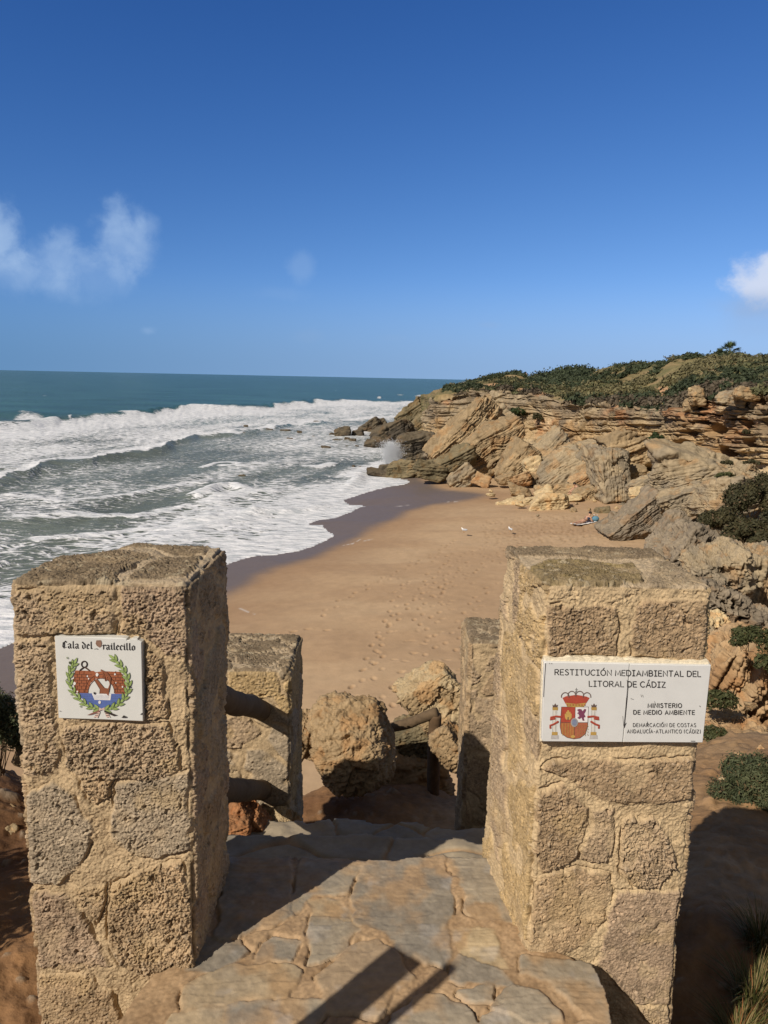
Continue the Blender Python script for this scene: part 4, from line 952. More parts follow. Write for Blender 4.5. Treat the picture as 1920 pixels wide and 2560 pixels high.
# ------------------------------------------------------------------ boulders and slabs
ROCKPAL = {'tan': (C(.41,.30,.17), C(.29,.215,.125)), 'grey': (C(.26,.215,.15), C(.36,.285,.18)), 'pale': (C(.60,.47,.27), C(.52,.40,.23)), 'dark': (C(.085,.072,.055), C(.13,.105,.07)), 'olive': (C(.135,.112,.066), C(.21,.17,.10)),
           'brown': (C(.33,.20,.10), C(.42,.29,.16)), 'rust': (C(.36,.17,.075), C(.30,.15,.07)), 'near': (C(.34,.245,.135), C(.44,.34,.20)), 'mid': (C(.25,.17,.09), C(.35,.25,.14)), 'slate': (C(.20,.165,.12), C(.27,.22,.155))}
GROUPS = {}
def rock(label, center, a, b, c, tilt, yaw, pal, seed, n=90, strata=1.0, facet=8, rough=1.0, group=None, name='boulder', detail=1.0, pw=16, karst=0.0):
    """angular bedded boulder: half-lengths a along the beds, b in depth, c across the beds; beds dip by tilt in the picture plane"""
    rng = np.random.RandomState(seed)
    nu, nv = n * 2, n
    th = np.linspace(0, 2 * math.pi, nu, endpoint=False); ph = np.linspace(.001, math.pi - .001, nv)
    TH, PH = np.meshgrid(th, ph)
    D = np.stack([np.cos(PH), np.sin(PH) * np.cos(TH), np.sin(PH) * np.sin(TH)], -1)
    dim = np.array([a, b, c]); D = D * dim; D /= np.linalg.norm(D, axis=-1, keepdims=True)
    pl = []
    for ax in range(3):
        for sgn in (-1, 1):
            nvec = rng.normal(0, .16, 3); nvec[ax] = sgn; nvec /= np.linalg.norm(nvec); pl.append((nvec, dim[ax] * rng.uniform(.85, 1.05)))
    for _ in range(facet):
        nvec = rng.normal(0, 1, 3); nvec /= np.linalg.norm(nvec); pl.append((nvec, np.abs(nvec) @ dim * rng.uniform(.62, .85)))
    acc = 0
    for nvec, h in pl: acc = acc + (np.maximum(D @ nvec, 1e-6) / h) ** pw
    P = D * (acc ** (-1 / pw))[..., None]
    m = min(a, b, c); mean = (a * b * c) ** (1 / 3)
    nrm = grid_normals(P); sg = np.sign((nrm * P).sum(-1, keepdims=True)); nrm *= sg
    s = P[..., 2] + .12 * mean * fbm(P / mean / .9, seed, 3)
    d = .06 * mean * fbm(P / mean / .7, seed + 1, 3) * rough
    fl = 1 - np.abs(nrm[..., 2])
    for th_, amp in ((.30 * c, .13), (.11 * c, .085)):
        L = s / th_; k = np.floor(L); fr = L - k; kk = k.astype(np.int64) + 500; z0 = np.zeros_like(kk)
        h1, h2 = _hash(kk, z0, z0, seed + 2) - .5, _hash(kk + 1, z0, z0, seed + 2) - .5
        d += strata * c * amp * fl * (lerp(h1, h2, sstep(.75, .95, fr)) * 1.6 - .8 * np.exp(-((fr - .9) / .09) ** 2))
    w1, w2, wid = worley(P / mean / .75 + .2 * fbm(P / mean / .5, seed + 3, 2)[..., None], seed + 4)
    d += .17 * mean * rough * (wid - .5) - .05 * mean * sstep(.07, 0, w2 - w1) * sstep(-.3, .3, fbm(P / mean / .6, seed + 13, 2))
    x1, x2, xid = worley(P / mean / .30 + .2 * fbm(P / mean / .3, seed + 14, 2)[..., None], seed + 15); d += .07 * mean * rough * (xid - .5) - .03 * mean * sstep(.06, 0, x2 - x1)
    if detail > 1: d += mean * rough * (.022 * ridged(P / mean / .10, seed + 11, 3) + .016 * fbm(P / mean / .05, seed + 12, 2))
    d += .035 * mean * rough * fbm(P / mean / .16, seed + 5, 4) - .03 * mean * rough * detail * sstep(.1, .6, fbm(P / mean / .13, seed + 6, 3))
    if karst:
        k1, k2, kid = worley(P / mean / .42 + .5 * fbm(P / mean / .35, seed + 21, 3)[..., None], seed + 22); d -= karst * .40 * mean * sstep(.48, .12, k1) * (kid > .45)
        k1, k2, kid = worley(P / mean / .17 + .4 * fbm(P / mean / .15, seed + 23, 2)[..., None], seed + 24); d -= karst * .13 * mean * sstep(.45, .15, k1) * (kid > .4)
        d += karst * .10 * mean * ridged(P / mean / .30, seed + 25, 3)
    V = P + nrm * d[..., None]
    c1, c2 = ROCKPAL[pal]
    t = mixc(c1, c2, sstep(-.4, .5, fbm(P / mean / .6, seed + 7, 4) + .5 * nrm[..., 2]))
    t = mixc(t, t * np.array([1.05, .78, .55], np.float32), .5 * sstep(.15, .6, fbm(P / mean / .4, seed + 8, 3)))
    t = t * (1 + .14 * fbm(P / mean / .10, seed + 9, 3) + .12 * (wid - .5))[..., None]
    ca, sa = math.cos(R(tilt)), math.sin(R(tilt)); cy_, sy_ = math.cos(R(yaw)), math.sin(R(yaw))
    x, y, z = V[..., 0] * ca - V[..., 2] * sa, V[..., 1], V[..., 0] * sa + V[..., 2] * ca
    V = np.stack([x * cy_ - y * sy_, x * sy_ + y * cy_, z], -1)
    mt = material('rock_far', rough=.95, bump=[(3.0, .5, .10), (14, .4, .03)], var=.16, vscale=5, spec=.12) if detail <= 1 else material('rock_near', rough=.95, bump=[(45, .5, .012), (160, .4, .004)], var=.18, vscale=40, spec=.12)
    o = mesh(name, V, gridf(nu, nv, True), mt, tint=t); o.location = center
    tag(o, label, 'rock', group)
    return o
def zr(X, Y, lo, th, ang, d, pal, label, seed=None, b=None, yaw=0, n=None, **kw):
    px, py = 1060 + X / 1.929, 840 + Y / 1.929; s = d / FPX / 1.929 * 1.03
    a, c = lo * s / 2 * 1.12, th * s / 2 * 1.18
    c_ = at_y(px, py, d)
    bb = b if b else max(.55 * (a + c) / 1.2, c)
    c_[1] += bb * .35
    nn = n or int(np.clip(max(lo, th) * .40, 26, 150))
    return rock(label, c_, a, bb, c, ang, yaw, pal, seed or int(X * 7 + Y), n=nn, **kw)
CG = 'fallen rocks under the cliff'
for t in [
    (195,445,350,115,47,79,'tan','long slab of steeply tilted beds leaning on the cliff near the headland corner'),
    (110,520,220,70,44,80,'slate','dark grey tilted slab between the leaning slab and the wave washed rocks'),
    (300,545,330,150,33,71,'tan','broad tan boulder with a smooth yellowish face under the leaning slab'),
    (365,425,120,90,35,82,'grey','blocky grey boulder just below the round bush in the cliff'),
    (140,605,170,80,32,69,'olive','olive brown wedge of rock at the foot of the tilted beds'),
    (40,650,180,60,-4,67,'olive','low greenish rock ledge at the edge of the wet sand'),
    (190,685,115,85,35,64.5,'grey','speckled grey triangular boulder standing on the sand edge'),
    (275,692,80,48,-12,64,'brown','small brown block right of the speckled triangular boulder'),
    (455,625,210,120,42,66,'tan','rounded tan boulder pile left of the layered slabs'),
    (480,695,95,52,12,62.5,'brown','low brown boulder on the sand below the tan pile'),
    (400,690,80,45,20,63,'tan','little tan rock between the brown block and the low brown boulder'),
    (612,548,210,105,47,69,'grey','smooth grey slab tilted above the wavy layered slab'),
    (648,642,260,115,36,63,'grey','big slab with wavy layers in the middle of the rockfall'),
    (528,628,78,78,30,64,'pale','pale round boulder left of the wavy layered slab'),
    (700,560,90,60,20,67,'tan','small tan block above the wavy layered slab'),
    (800,640,130,140,70,62,'grey','fractured grey block right of the wavy layered slab'),
    (760,700,100,60,30,60,'brown','brown rubble block over the resting person'),
    (912,690,260,145,98,55,'grey','tall upright pale grey slab in front of the rockfall', None, None, 0, 130),
    (985,560,190,170,22,64,'tan','wide tan block with a flat top beneath the cave ledge'),
    (820,545,150,60,12,70,'grey','flat grey rock under the dark hollow of the cliff'),
    (1020,660,100,70,12,57,'tan','small stacked tan block right of the upright slab'),
    (690,742,130,50,8,59,'tan','low rounded rock where the person sits'),
    (780,775,150,60,28,56,'tan','rough tan rock at the foot of the upright slab, left side'),
    (620,812,175,82,6,52,'pale','large cream white boulder alone on the beach'),
    (410,815,138,46,8,54.5,'pale','flat pale rock lying on the sand, leftmost of the beach rocks'),
    (515,800,72,34,0,54,'pale','small flat pale rock between the flat rock and the cream boulder'),
    (582,776,78,58,12,56,'pale','pale rock behind the cream boulder'),
    (470,756,90,40,-4,58,'tan','low tan rock in the sand behind the flat pale rocks'),
    (580,742,76,44,14,59,'tan','small tan rock in the sand left of the sitting person'),
    (725,785,95,24,12,55,'pale','thin pale ledge in the sand right of the cream boulder'),
    (868,862,84,52,14,50,'olive','yellow green rock behind the sunbather'),
    (905,905,150,46,24,47,'tan','low tan ledge beside the towel'),
    (1020,905,330,130,30,42,'slate','dark sloping slab above a small cave, behind the coast sign pillar'),
    (1215,925,150,120,62,39,'slate','cracked dark block right of the small cave'),
    (1405,690,560,150,10,43,'grey','huge flat grey slab sloping down below the right hand cliff'),
    (1255,795,230,90,22,41,'grey','grey ledge between the huge flat slab and the cracked dark block'),
    (1050,768,110,46,8,48,'pale','white weathered rock lying right of the upright slab'),
    (1070,720,150,60,24,52,'grey','grey ledge under the long hanging bush'),
    ]: zr(*t, group=CG, strata=.35 if t[4] > 90 else .8)
zr(1560,760,420,130,16,36,'grey','grey rock bench below the huge flat slab, half under the dark bush', group=CG)
def fr(px, py, w_, h_, d, pal, label, ang=0, b=None, seed=None, n=110, **kw):
    s = d / FPX; a, c = w_ * s / 2 * 1.1, h_ * s / 2 * 1.1; q = at_y(px, py, d); bb = b or (a + c) / 2; q[1] += bb * .3
    kw.setdefault('detail', 1.6); kw.setdefault('strata', .5)
    return rock(label, q, a, bb, c, ang, 0, pal, seed or int(px + py), n=n, **kw)
NG = 'rocks beside the steps'
fr(880, 1880, 205, 200, 4.9, 'mid', 'large rounded brown boulder blocking the steps between the short pillars', 8, b=.30, n=170, group=NG, facet=14, pw=6, strata=.2)
fr(770, 1850, 60, 150, 5.0, 'mid', 'narrow shaded rock between the short seaward pillar and the large boulder', 80, group=NG)
fr(1085, 1762, 160, 165, 6.0, 'near', 'grey pitted boulder above the end of the log handrail', 40, b=.25, n=140, group=NG, pw=8, strata=.3)
fr(1035, 1862, 120, 110, 6.1, 'olive', 'yellowish rock under the log handrail', 20, b=.2, group=NG)
fr(1128, 1875, 80, 130, 5.3, 'mid', 'knobbly rock at the foot of the grey pitted boulder', 60, b=.15, group=NG)
fr(1010, 1990, 260, 180, 5.9, 'mid', 'shaded rock mass under the yellowish rock', 5, b=.35, group=NG)
fr(612, 2060, 100, 120, 2.80, 'rust', 'reddish brown rock beside the base of the short seaward pillar', 50, b=.08, n=120, group=NG, strata=.3)
fr(560, 2085, 120, 80, 2.72, 'rust', 'low reddish rock behind the crest pillar base', 10, b=.08, group=NG)
fr(708, 2070, 70, 90, 2.9, 'near', 'small tan stone against the short seaward pillar', 70, b=.05, group=NG)
_frr = fr
RG = 'jagged rocks behind the coast sign pillar'
fr(1690, 1385, 120, 100, 14.5, 'slate', 'small jagged rock behind the top edge of the coast sign pillar', 30, b=.5, group=RG, karst=.7)
fr(1748, 1392, 120, 130, 12.8, 'slate', 'jagged grey rock peeking over the coast sign pillar', 60, b=.5, group=RG, karst=1.0, n=130)
fr(1790, 1440, 110, 170, 11.8, 'grey', 'upright jagged rock right of the coast sign pillar top', 82, b=.45, group=RG, karst=1.0, n=140)
fr(1815, 1535, 110, 190, 11.0, 'slate', 'holed jagged rock hanging beside the coast sign pillar', 75, b=.4, group=RG, karst=1.3, n=150)
fr(1768, 1575, 80, 150, 10.4, 'pale', 'pale knob of rock touching the pillar outline above the sign', 80, b=.25, group=RG, karst=.9)
fr(1800, 1668, 150, 140, 9.8, 'grey', 'grey rock right of the top corner of the coast sign', 30, b=.35, group=RG, karst=1.0, n=130)
fr(1772, 1775, 120, 130, 9.0, 'slate', 'dark grey rock right of the middle of the coast sign', 60, b=.3, group=RG, karst=1.0)
fr(1888, 1455, 170, 210, 13.0, 'grey', 'round topped grey rock below the dark bush at the edge of the view', 84, b=.6, group=RG, rough=.6, karst=.45, n=150)
fr(1900, 1600, 130, 160, 11.0, 'slate', 'dark jagged rock under the round topped rock', 70, b=.5, group=RG, karst=.9, n=130)
fr(1912, 1735, 200, 330, 7.8, 'brown', 'tall brown bedded rock wall at the edge of the view', 68, b=.5, n=190, group=RG, strata=1.3, karst=.5)
fr(1815, 1868, 200, 110, 6.6, 'brown', 'low brown rock shelf right of the sign bottom', 14, b=.35, n=150, group=RG, strata=1.0, karst=.4)
rock('unseen boulder added behind the crest pillar to shade the ground below the steps', (-1.06, 3.16, EYE - 1.85), .34, .42, .62, 4, 0, 'mid', 91, n=70, group=NG, detail=1.6)  # added out of sight behind the pillar, only to shade the ground below the steps
SG = 'dark rocks in the surf'
def seaz(X, Y, w_, h_, label, ang=0, pal='dark', seed=None, k=1.0):
    px, py = 560 + X / 2.592, 900 + Y / 2.592; yb = py + h_ / 2.592 / 2
    q = at_z(px, yb, 0.0); d = q[1]; s = d / FPX / 2.592
    a, c = w_ * s / 2 * 1.1, h_ * s * .5 * 1.15
    q = at_y(px, py, d); q[1] += a * .4
    return rock(label, q, a, max(a * .6, c * .6), c, ang, 0, pal, seed or int(X + 3 * Y), n=int(np.clip(w_ * .35, 16, 110)), strata=.8, group=SG)
for t in [(770,468,112,62,'pointed dark rock at the seaward tip of the headland',12), (700,482,36,18,'little dark rock just off the pointed tip rock'), (870,478,70,40,'dark rock joining the tip rock to the headland',10),
    (945,438,190,72,'long dark ridge of tilted rock behind the tip rock',25), (1010,412,90,50,'dark knob on the ridge of tilted rock',30), (1090,480,230,125,'broad dark wave washed slab in the middle of the point',32),
    (1215,370,220,120,'brown tilted slab climbing towards the cliff corner',34,'olive'), (1270,320,110,66,'dark notch rock against the cliff corner',30), (1300,420,190,110,'tan brown tilted rock under the cliff corner',40,'olive'),
    (975,545,140,58,'low black rock left of the spray',8), (1250,575,290,175,'massive dark wet rock right of the spray',14), (1165,718,220,100,'olive brown rock at the end of the wet sand',5,'olive'), (1045,698,74,40,'small wet rock below the spray',0),
    (1030,744,180,36,'flat black rock awash below the spray'), (1345,720,240,110,'olive rock ledge right of the wet sand end',18,'olive'), (1420,640,200,110,'dark olive rock above the ledge, under the tilted beds',34,'olive'), (1180,480,120,110,'dark block above the massive wet rock',50),
    (140,430,30,12,'small dark rock in the white water, uppermost left'), (140,478,52,18,'dark rock awash at the inner edge of the white water'), (35,460,34,9,'thin dark rock furthest left in the white water'), (290,452,56,11,'flat dark rock in the white water'), (395,461,74,11,'long flat dark rock in the white water'),
    (600,402,44,11,'small dark rock near the far breaker'), (490,470,28,20,'pointed dark rock standing in the surf'), (425,512,42,13,'low dark rock just inside the white water'), (580,496,22,9,'tiny dark rock left of the headland tip'),
    (740,521,62,11,'flat dark rock in front of the headland tip'), (797,514,38,22,'middle dark rock of the row before the headland tip'), (832,522,42,19,'right hand dark rock of the row before the headland tip'), (860,562,26,15,'small dark rock left of the low black rock'), (800,561,24,9,'tiny flat rock before the low black rock'),
    (660,569,62,18,'dark rock awash in mid bay'), (115,759,56,22,'lone dark rock in the calm grey water'), (840,692,20,20,'small pointed rock in the foam below the spray'), (880,696,22,12,'tiny rock beside the pointed rock in the foam'), (10,526,18,7,'tiny dark rock at the edge of the calm water')]:
    seaz(*t)

def scatter(name, label, cat, group, protos, places):
    for k, (pos, sc_, rz) in enumerate(places):
        o = protos[k % len(protos)].copy(); COL.objects.link(o); o.location = pos; o.scale = (sc_ * (.8 + .5 * ((k * 37) % 10) / 10), sc_, sc_ * (.6 + .5 * ((k * 53) % 10) / 10)); o.rotation_euler = (((k * 71) % 12 - 6) * .08, ((k * 29) % 14 - 7) * .09, rz)
        tag(o, label, cat, group)
def protos(pal, seed, n, **kw):
    out_ = []
    for k in range(5):
        o = rock('', (0, 0, 0), .5, .45, .36, 0, 0, pal[k % len(pal)], seed + k, n=n, name='broken_rock', **kw); COL.objects.unlink(o); out_.append(o)
    return out_
_P, _V, _reg, _px, _Pf, _red, _sandy, _c = HEAD
_rs = np.random.RandomState(12); pl_ = []
ok = np.argwhere((_reg > .02) & (_reg < .75) & (_px > 1150) & (_px < 1640))
for i in _rs.choice(len(ok), 120, replace=False):
    r_, c_ = ok[i]; pl_.append((_V[r_, c_], .35 + 1.0 * _rs.rand() ** 2, _rs.rand() * 6.28))
scatter('broken_rock', 'broken rock lying in the rubble below the bedded cliff', 'rock', 'broken rocks in the cliff rubble', protos(['tan', 'pale', 'grey', 'tan', 'brown'], 300, 22), pl_)
pl_ = []
for i in range(26):
    px_, py_ = _rs.uniform(1180, 1560), _rs.uniform(1205, 1290); q_ = at_z(px_, py_, .95)
    if px_ < 1300 and py_ > 1240 or px_ > 1480 and py_ < 1230: continue
    pl_.append((q_, .15 + .4 * _rs.rand() ** 2, _rs.rand() * 6.28))
scatter('beach_stone', 'small stone scattered on the sand near the rockfall', 'stone', 'small stones on the upper beach', protos(['pale', 'tan', 'pale', 'tan', 'grey'], 320, 14), pl_)
pl_ = []
for i in range(46):
    px_, py_, dd = [( _rs.uniform(1735, 1925), _rs.uniform(1900, 2110), 0), (_rs.uniform(-5, 60), _rs.uniform(2000, 2520), 0), (_rs.uniform(1735, 1920), _rs.uniform(1560, 1900), 0)][i % 3]
    for dd in np.linspace(2.2, 14, 60):
        q_ = at_y(px_, py_, dd)
        if q_[2] < hill_z(q_[0], q_[1]): break
    pl_.append((q_, (.02 + .05 * _rs.rand() ** 2) * dd / 2.6 * (1.6 if i % 3 == 2 else 1), _rs.rand() * 6.28))
scatter('loose_stone', 'small loose stone on the brown soil of the bluff', 'stone', 'loose stones on the soil', protos(['mid', 'brown', 'near', 'pale', 'grey'], 340, 26, detail=1.6), pl_)
# spray where a wave strikes the rocks
rs = np.random.RandomState(8); n = 26000
q0 = at_z(985, 1172, 0)
u = rs.beta(1.2, 2.4, n); side_ = rs.normal(0, 1, n)
pxs = 985 - 10 * u + side_ * (7 + 14 * u) * .7 + 8 * rs.normal(0, 1, n) * (rs.rand(n) < .3); pys = 1170 - 74 * u + rs.normal(0, 3, n)
c0 = at_y(pxs, pys, q0[1] + rs.normal(0, .5, n)); sz = .008 + .018 * rs.rand(n) ** 2 + .014 * (1 - u)
tet = np.array([[1,1,1],[-1,-1,1],[-1,1,-1],[1,-1,-1]], float); V = c0[:, None] + tet[None] * sz[:, None, None] * rs.uniform(.5, 1.3, (n, 1, 3))
F = (np.arange(n)[:, None, None] * 4 + np.array([[0,1,2],[0,3,1],[0,2,3],[1,3,2]])[None]).reshape(-1, 3)
o = mesh('sea_spray', V.reshape(-1, 3), F, material('spray_white', rough=.6, var=0, col=(.9, .92, .94), trans=.5)); tag(o, kind='stuff')
# ------------------------------------------------------------------ vegetation
def leaf_quads(Pc, nrm, size, tint, rs, asp=.5, curl=True):
    """one rhombus leaf per point"""
    n = len(Pc); a = rs.normal(0, 1, (n, 3)); a -= (a * nrm).sum(1, keepdims=True) * nrm; a /= np.linalg.norm(a, axis=1, keepdims=True) + 1e-9
    b = np.cross(nrm, a); s = np.asarray(size)[:, None]
    V = np.stack([Pc - a * s, Pc + b * s * asp, Pc + a * s, Pc - b * s * asp], 1)
    F = np.arange(n * 4).reshape(n, 4); T = np.repeat(np.asarray(tint), 4, 0)
    return V.reshape(-1, 3), F, T
LEAF = lambda: material('leaf', rough=.65, var=.12, vscale=2.0, spec=.2, trans=.25)
def bush_points(rs, n, dims, nclump=14, shell=.6):
    cl = rs.normal(0, 1, (nclump, 3)); cl /= np.linalg.norm(cl, axis=1, keepdims=True); cl[:, 2] = np.abs(cl[:, 2]) * 1.0 - .15
    cl *= rs.uniform(.45, .85, (nclump, 1)); cr = rs.uniform(.22, .42, nclump)
    k = rs.randint(0, nclump, n); d = rs.normal(0, 1, (n, 3)); d /= np.linalg.norm(d, axis=1, keepdims=True)
    r = cr[k] * (shell + (1 - shell) * rs.rand(n)) * rs.uniform(.7, 1.12, n)
    p = cl[k] + d * r[:, None]; nn = d + .5 * rs.normal(0, 1, (n, 3)); nn /= np.linalg.norm(nn, axis=1, keepdims=True)
    return p * dims, nn, k
def bush(label, center, dims, n, leaf, pal, seed, name='bush', cat='bush', group=None, twigs=10, clumps=16, asp=.5):
    rs = np.random.RandomState(seed); p, nn, k = bush_points(rs, n, np.array(dims), clumps)
    pal = np.array(pal, np.float32); tone = rs.rand(clumps)[k][:, None] * .6 + rs.rand(n)[:, None] * .4
    t = pal[0] + (pal[1] - pal[0]) * tone; dead = rs.rand(n) < .07; t[dead] = pal[2]
    root = empty(name, center); tag(root, label, cat, group)
    V, F, T = leaf_quads(p, nn, leaf * rs.uniform(.6, 1.3, n), t, rs, asp)
    mesh('foliage', V, F, LEAF(), tint=T, parent=root, smooth=False)
    g = Geo()
    for i in range(twigs):
        e = p[rs.randint(n)] * .92; s_ = np.array([rs.normal(0, .08) * dims[0], rs.normal(0, .08) * dims[1], -dims[2] * .55]); mid = (s_ + e) / 2 + rs.normal(0, .05, 3) * dims
        g.add(*tube([s_, mid, e], np.array([.030, .020, .008]) * min(dims) * .6, 6), C(.16, .105, .06))
    g.build('stem', WOOD(), parent=root)
    return root
_HP, _HV, _HR, _HX = HEAD[:4]
_hpx, _hpy = project(_HV); _hd = _HV[..., 1]
def head_d(px, py):
    m = (np.abs(_hpx - px) < 3) & (np.abs(_hpy - py) < 4) & (_HR < 3)
    return float(_hd[m].min()) if m.any() else None
GREEN = [C(.020, .036, .014), C(.055, .080, .028), C(.14, .10, .05)]
OLIVE = [C(.045, .055, .022), C(.100, .105, .042), C(.16, .11, .05)]
BROWN = [C(.045, .045, .022), C(.085, .075, .035), C(.13, .09, .05)]
def zb(X, Y, w_, h_, d, n, leaf, pal, label, seed, **kw):
    px, py = 1060 + X / 1.929, 840 + Y / 1.929
    if d > 50: d = (head_d(px, py) or d) - .2
    s = d / FPX / 1.929
    dims = (w_ * s / 2 * 1.1, (w_ + h_) * s / 4, h_ * s / 2 * 1.1)
    return bush(label, at_y(px, py, d), dims, n, leaf, pal, seed, **kw)
zb(478, 384, 170, 78, 86.5, 2600, .16, GREEN, 'round dark green bush growing in a notch of the cliff', 1)
zb(548, 392, 60, 44, 86, 800, .15, BROWN, 'small dull bush right beside the round dark bush in the cliff', 2)
zb(1120, 500, 110, 90, 60, 1600, .12, GREEN, 'green bush at the top of the gully in the cliff', 3)
zb(1150, 590, 160, 130, 56, 2600, .12, GREEN, 'long green bush hanging down the gully in the cliff', 4)
zb(1215, 590, 80, 80, 54, 900, .11, BROWN, 'dull bush at the right side of the gully', 5)
zb(1080, 745, 120, 50, 50, 700, .10, OLIVE, 'low green plant between the upright slab and the grey ledge', 6)
zb(1455, 678, 90, 44, 41, 700, .09, OLIVE, 'low shrub in the middle of the huge flat slab', 7)
zb(1462, 612, 60, 26, 43, 400, .09, BROWN, 'little dark shrub on the upper part of the huge flat slab', 8)
zb(1580, 610, 80, 30, 43, 500, .09, BROWN, 'little dark shrub near the edge of view on the huge flat slab', 9)
zb(1555, 465, 36, 36, 48, 250, .09, BROWN, 'small dry shrub in the pale cliff hollow', 10)
zb(1440, 610, 20, 12, 43, 60, .09, BROWN, 'tiny shrub left on the huge flat slab', 12)
for k, (x, y, w_, h_, d) in enumerate([(1590, 810, 280, 330, 27), (1450, 920, 230, 200, 24.5), (1640, 960, 240, 270, 22.5), (1545, 975, 260, 200, 22)]):
    zb(x, y, w_, h_, d, 11000, .06, BROWN, ['big dark bush shading the slope under the huge flat slab', 'dark bush reaching left over the cracked dark block', 'dark bush at the edge of the view above the round topped rock', 'lowest dark bush on the slope, above the jagged rocks'][k], 20 + k, group='dark bushes on the slope')
def pb(px, py, w_, h_, d, n, leaf, pal, label, seed, **kw):
    s = d / FPX; c_ = at_y(px, py, d)
    if d > 5.8: c_[2] -= h_ * s * .35; kw.setdefault('twigs', 3); kw.setdefault('clumps', 34)
    return bush(label, c_, (w_ * s / 2 * 1.1, (w_ + h_) * s / 4, h_ * s / 2 * 1.1), n, leaf, pal, seed, **kw)
SAGE = [C(.050, .064, .030), C(.130, .140, .068), C(.17, .12, .06)]
pb(1900, 1975, 250, 230, 4.15, 17000, .014, SAGE, 'grey green bush on the sandy ground right of the coast sign pillar', 31, twigs=24, asp=.28)
pb(1850, 1905, 80, 70, 5.4, 2500, .014, SAGE, 'small grey green sprig above the bush right of the sign pillar', 34, twigs=8, asp=.28)
bush('grey green shrub out of view left of the crest pillar, shading the soil', (-2.05, 1.50, EYE - 1.25), (.55, .5, .55), 9000, .02, SAGE, 38, twigs=16)
pb(-10, 1850, 150, 330, 2.75, 9000, .011, SAGE, 'grey green bush behind the crest pillar at the edge of the view', 32, twigs=24, asp=.28)
pb(1885, 1575, 130, 90, 7.0, 3600, .020, OLIVE, 'green shrub in the shaded cleft of the jagged rocks', 33)
pb(1800, 1735, 110, 60, 6.6, 2000, .018, OLIVE, 'small green shrub on the rocks right of the coast sign', 35)
pb(1785, 1822, 80, 50, 6.0, 1600, .016, OLIVE, 'low green shrub by the lower corner of the coast sign', 36)
pb(1918, 1640, 70, 80, 6.6, 1600, .02, OLIVE, 'green tuft on top of the tall brown rock wall', 37)
# dry grass tuft, bottom corner
def tuft(label, center, h, n, spread, seed):
    rs = np.random.RandomState(seed); g = Geo()
    for i in range(n):
        a = rs.uniform(0, 6.28); r0 = rs.rand() * spread * .45; l = h * rs.uniform(.5, 1.15); out_ = rs.uniform(.3, 1.1) * spread
        b = np.array([math.cos(a) * r0, math.sin(a) * r0, 0]); t_ = np.linspace(0, 1, 5)[:, None]
        dr = np.array([math.cos(a + rs.normal(0, .6)), math.sin(a + rs.normal(0, .6)), 0]); p = b + dr * out_ * t_ ** 1.7 + np.array([0, 0, 1]) * l * (t_ - .32 * t_ ** 2.4)
        sd = np.cross(dr, [0, 0, 1]) * .0022; wv = (1 - t_ * .9)
        V = np.concatenate([p - sd * wv, p + sd * wv]); F = np.array([[k, k + 1, k + 6, k + 5] for k in range(4)])
        g.add(V, F, [C(.12, .13, .035), C(.20, .17, .06), C(.30, .22, .10), C(.07, .085, .025)][rs.randint(4)] if rs.rand() > .08 else C(.35, .14, .05))
    o = g.build('grass_tuft', LEAF(), smooth=False); o.location = center; tag(o, label, 'grass', 'grass tufts by the coast sign pillar'); return o
for k, (px, py, d, h, sp, lb) in enumerate([(1890, 2450, 2.35, .22, .14, 'dry grass tuft in the lower right corner, half in sun'), (1905, 2330, 2.6, .20, .13, 'reddish dry grass tuft just above the corner tuft'), (1850, 2545, 2.2, .16, .12, 'low green grass tuft at the very bottom right of the picture')]):
    q = at_y(px, py, d); tuft(lb, (q[0], q[1], hill_z(q[0], q[1]) - .01), h, 420, sp, 60 + k)
tag(bpy.data.objects['headland'], kind='structure')

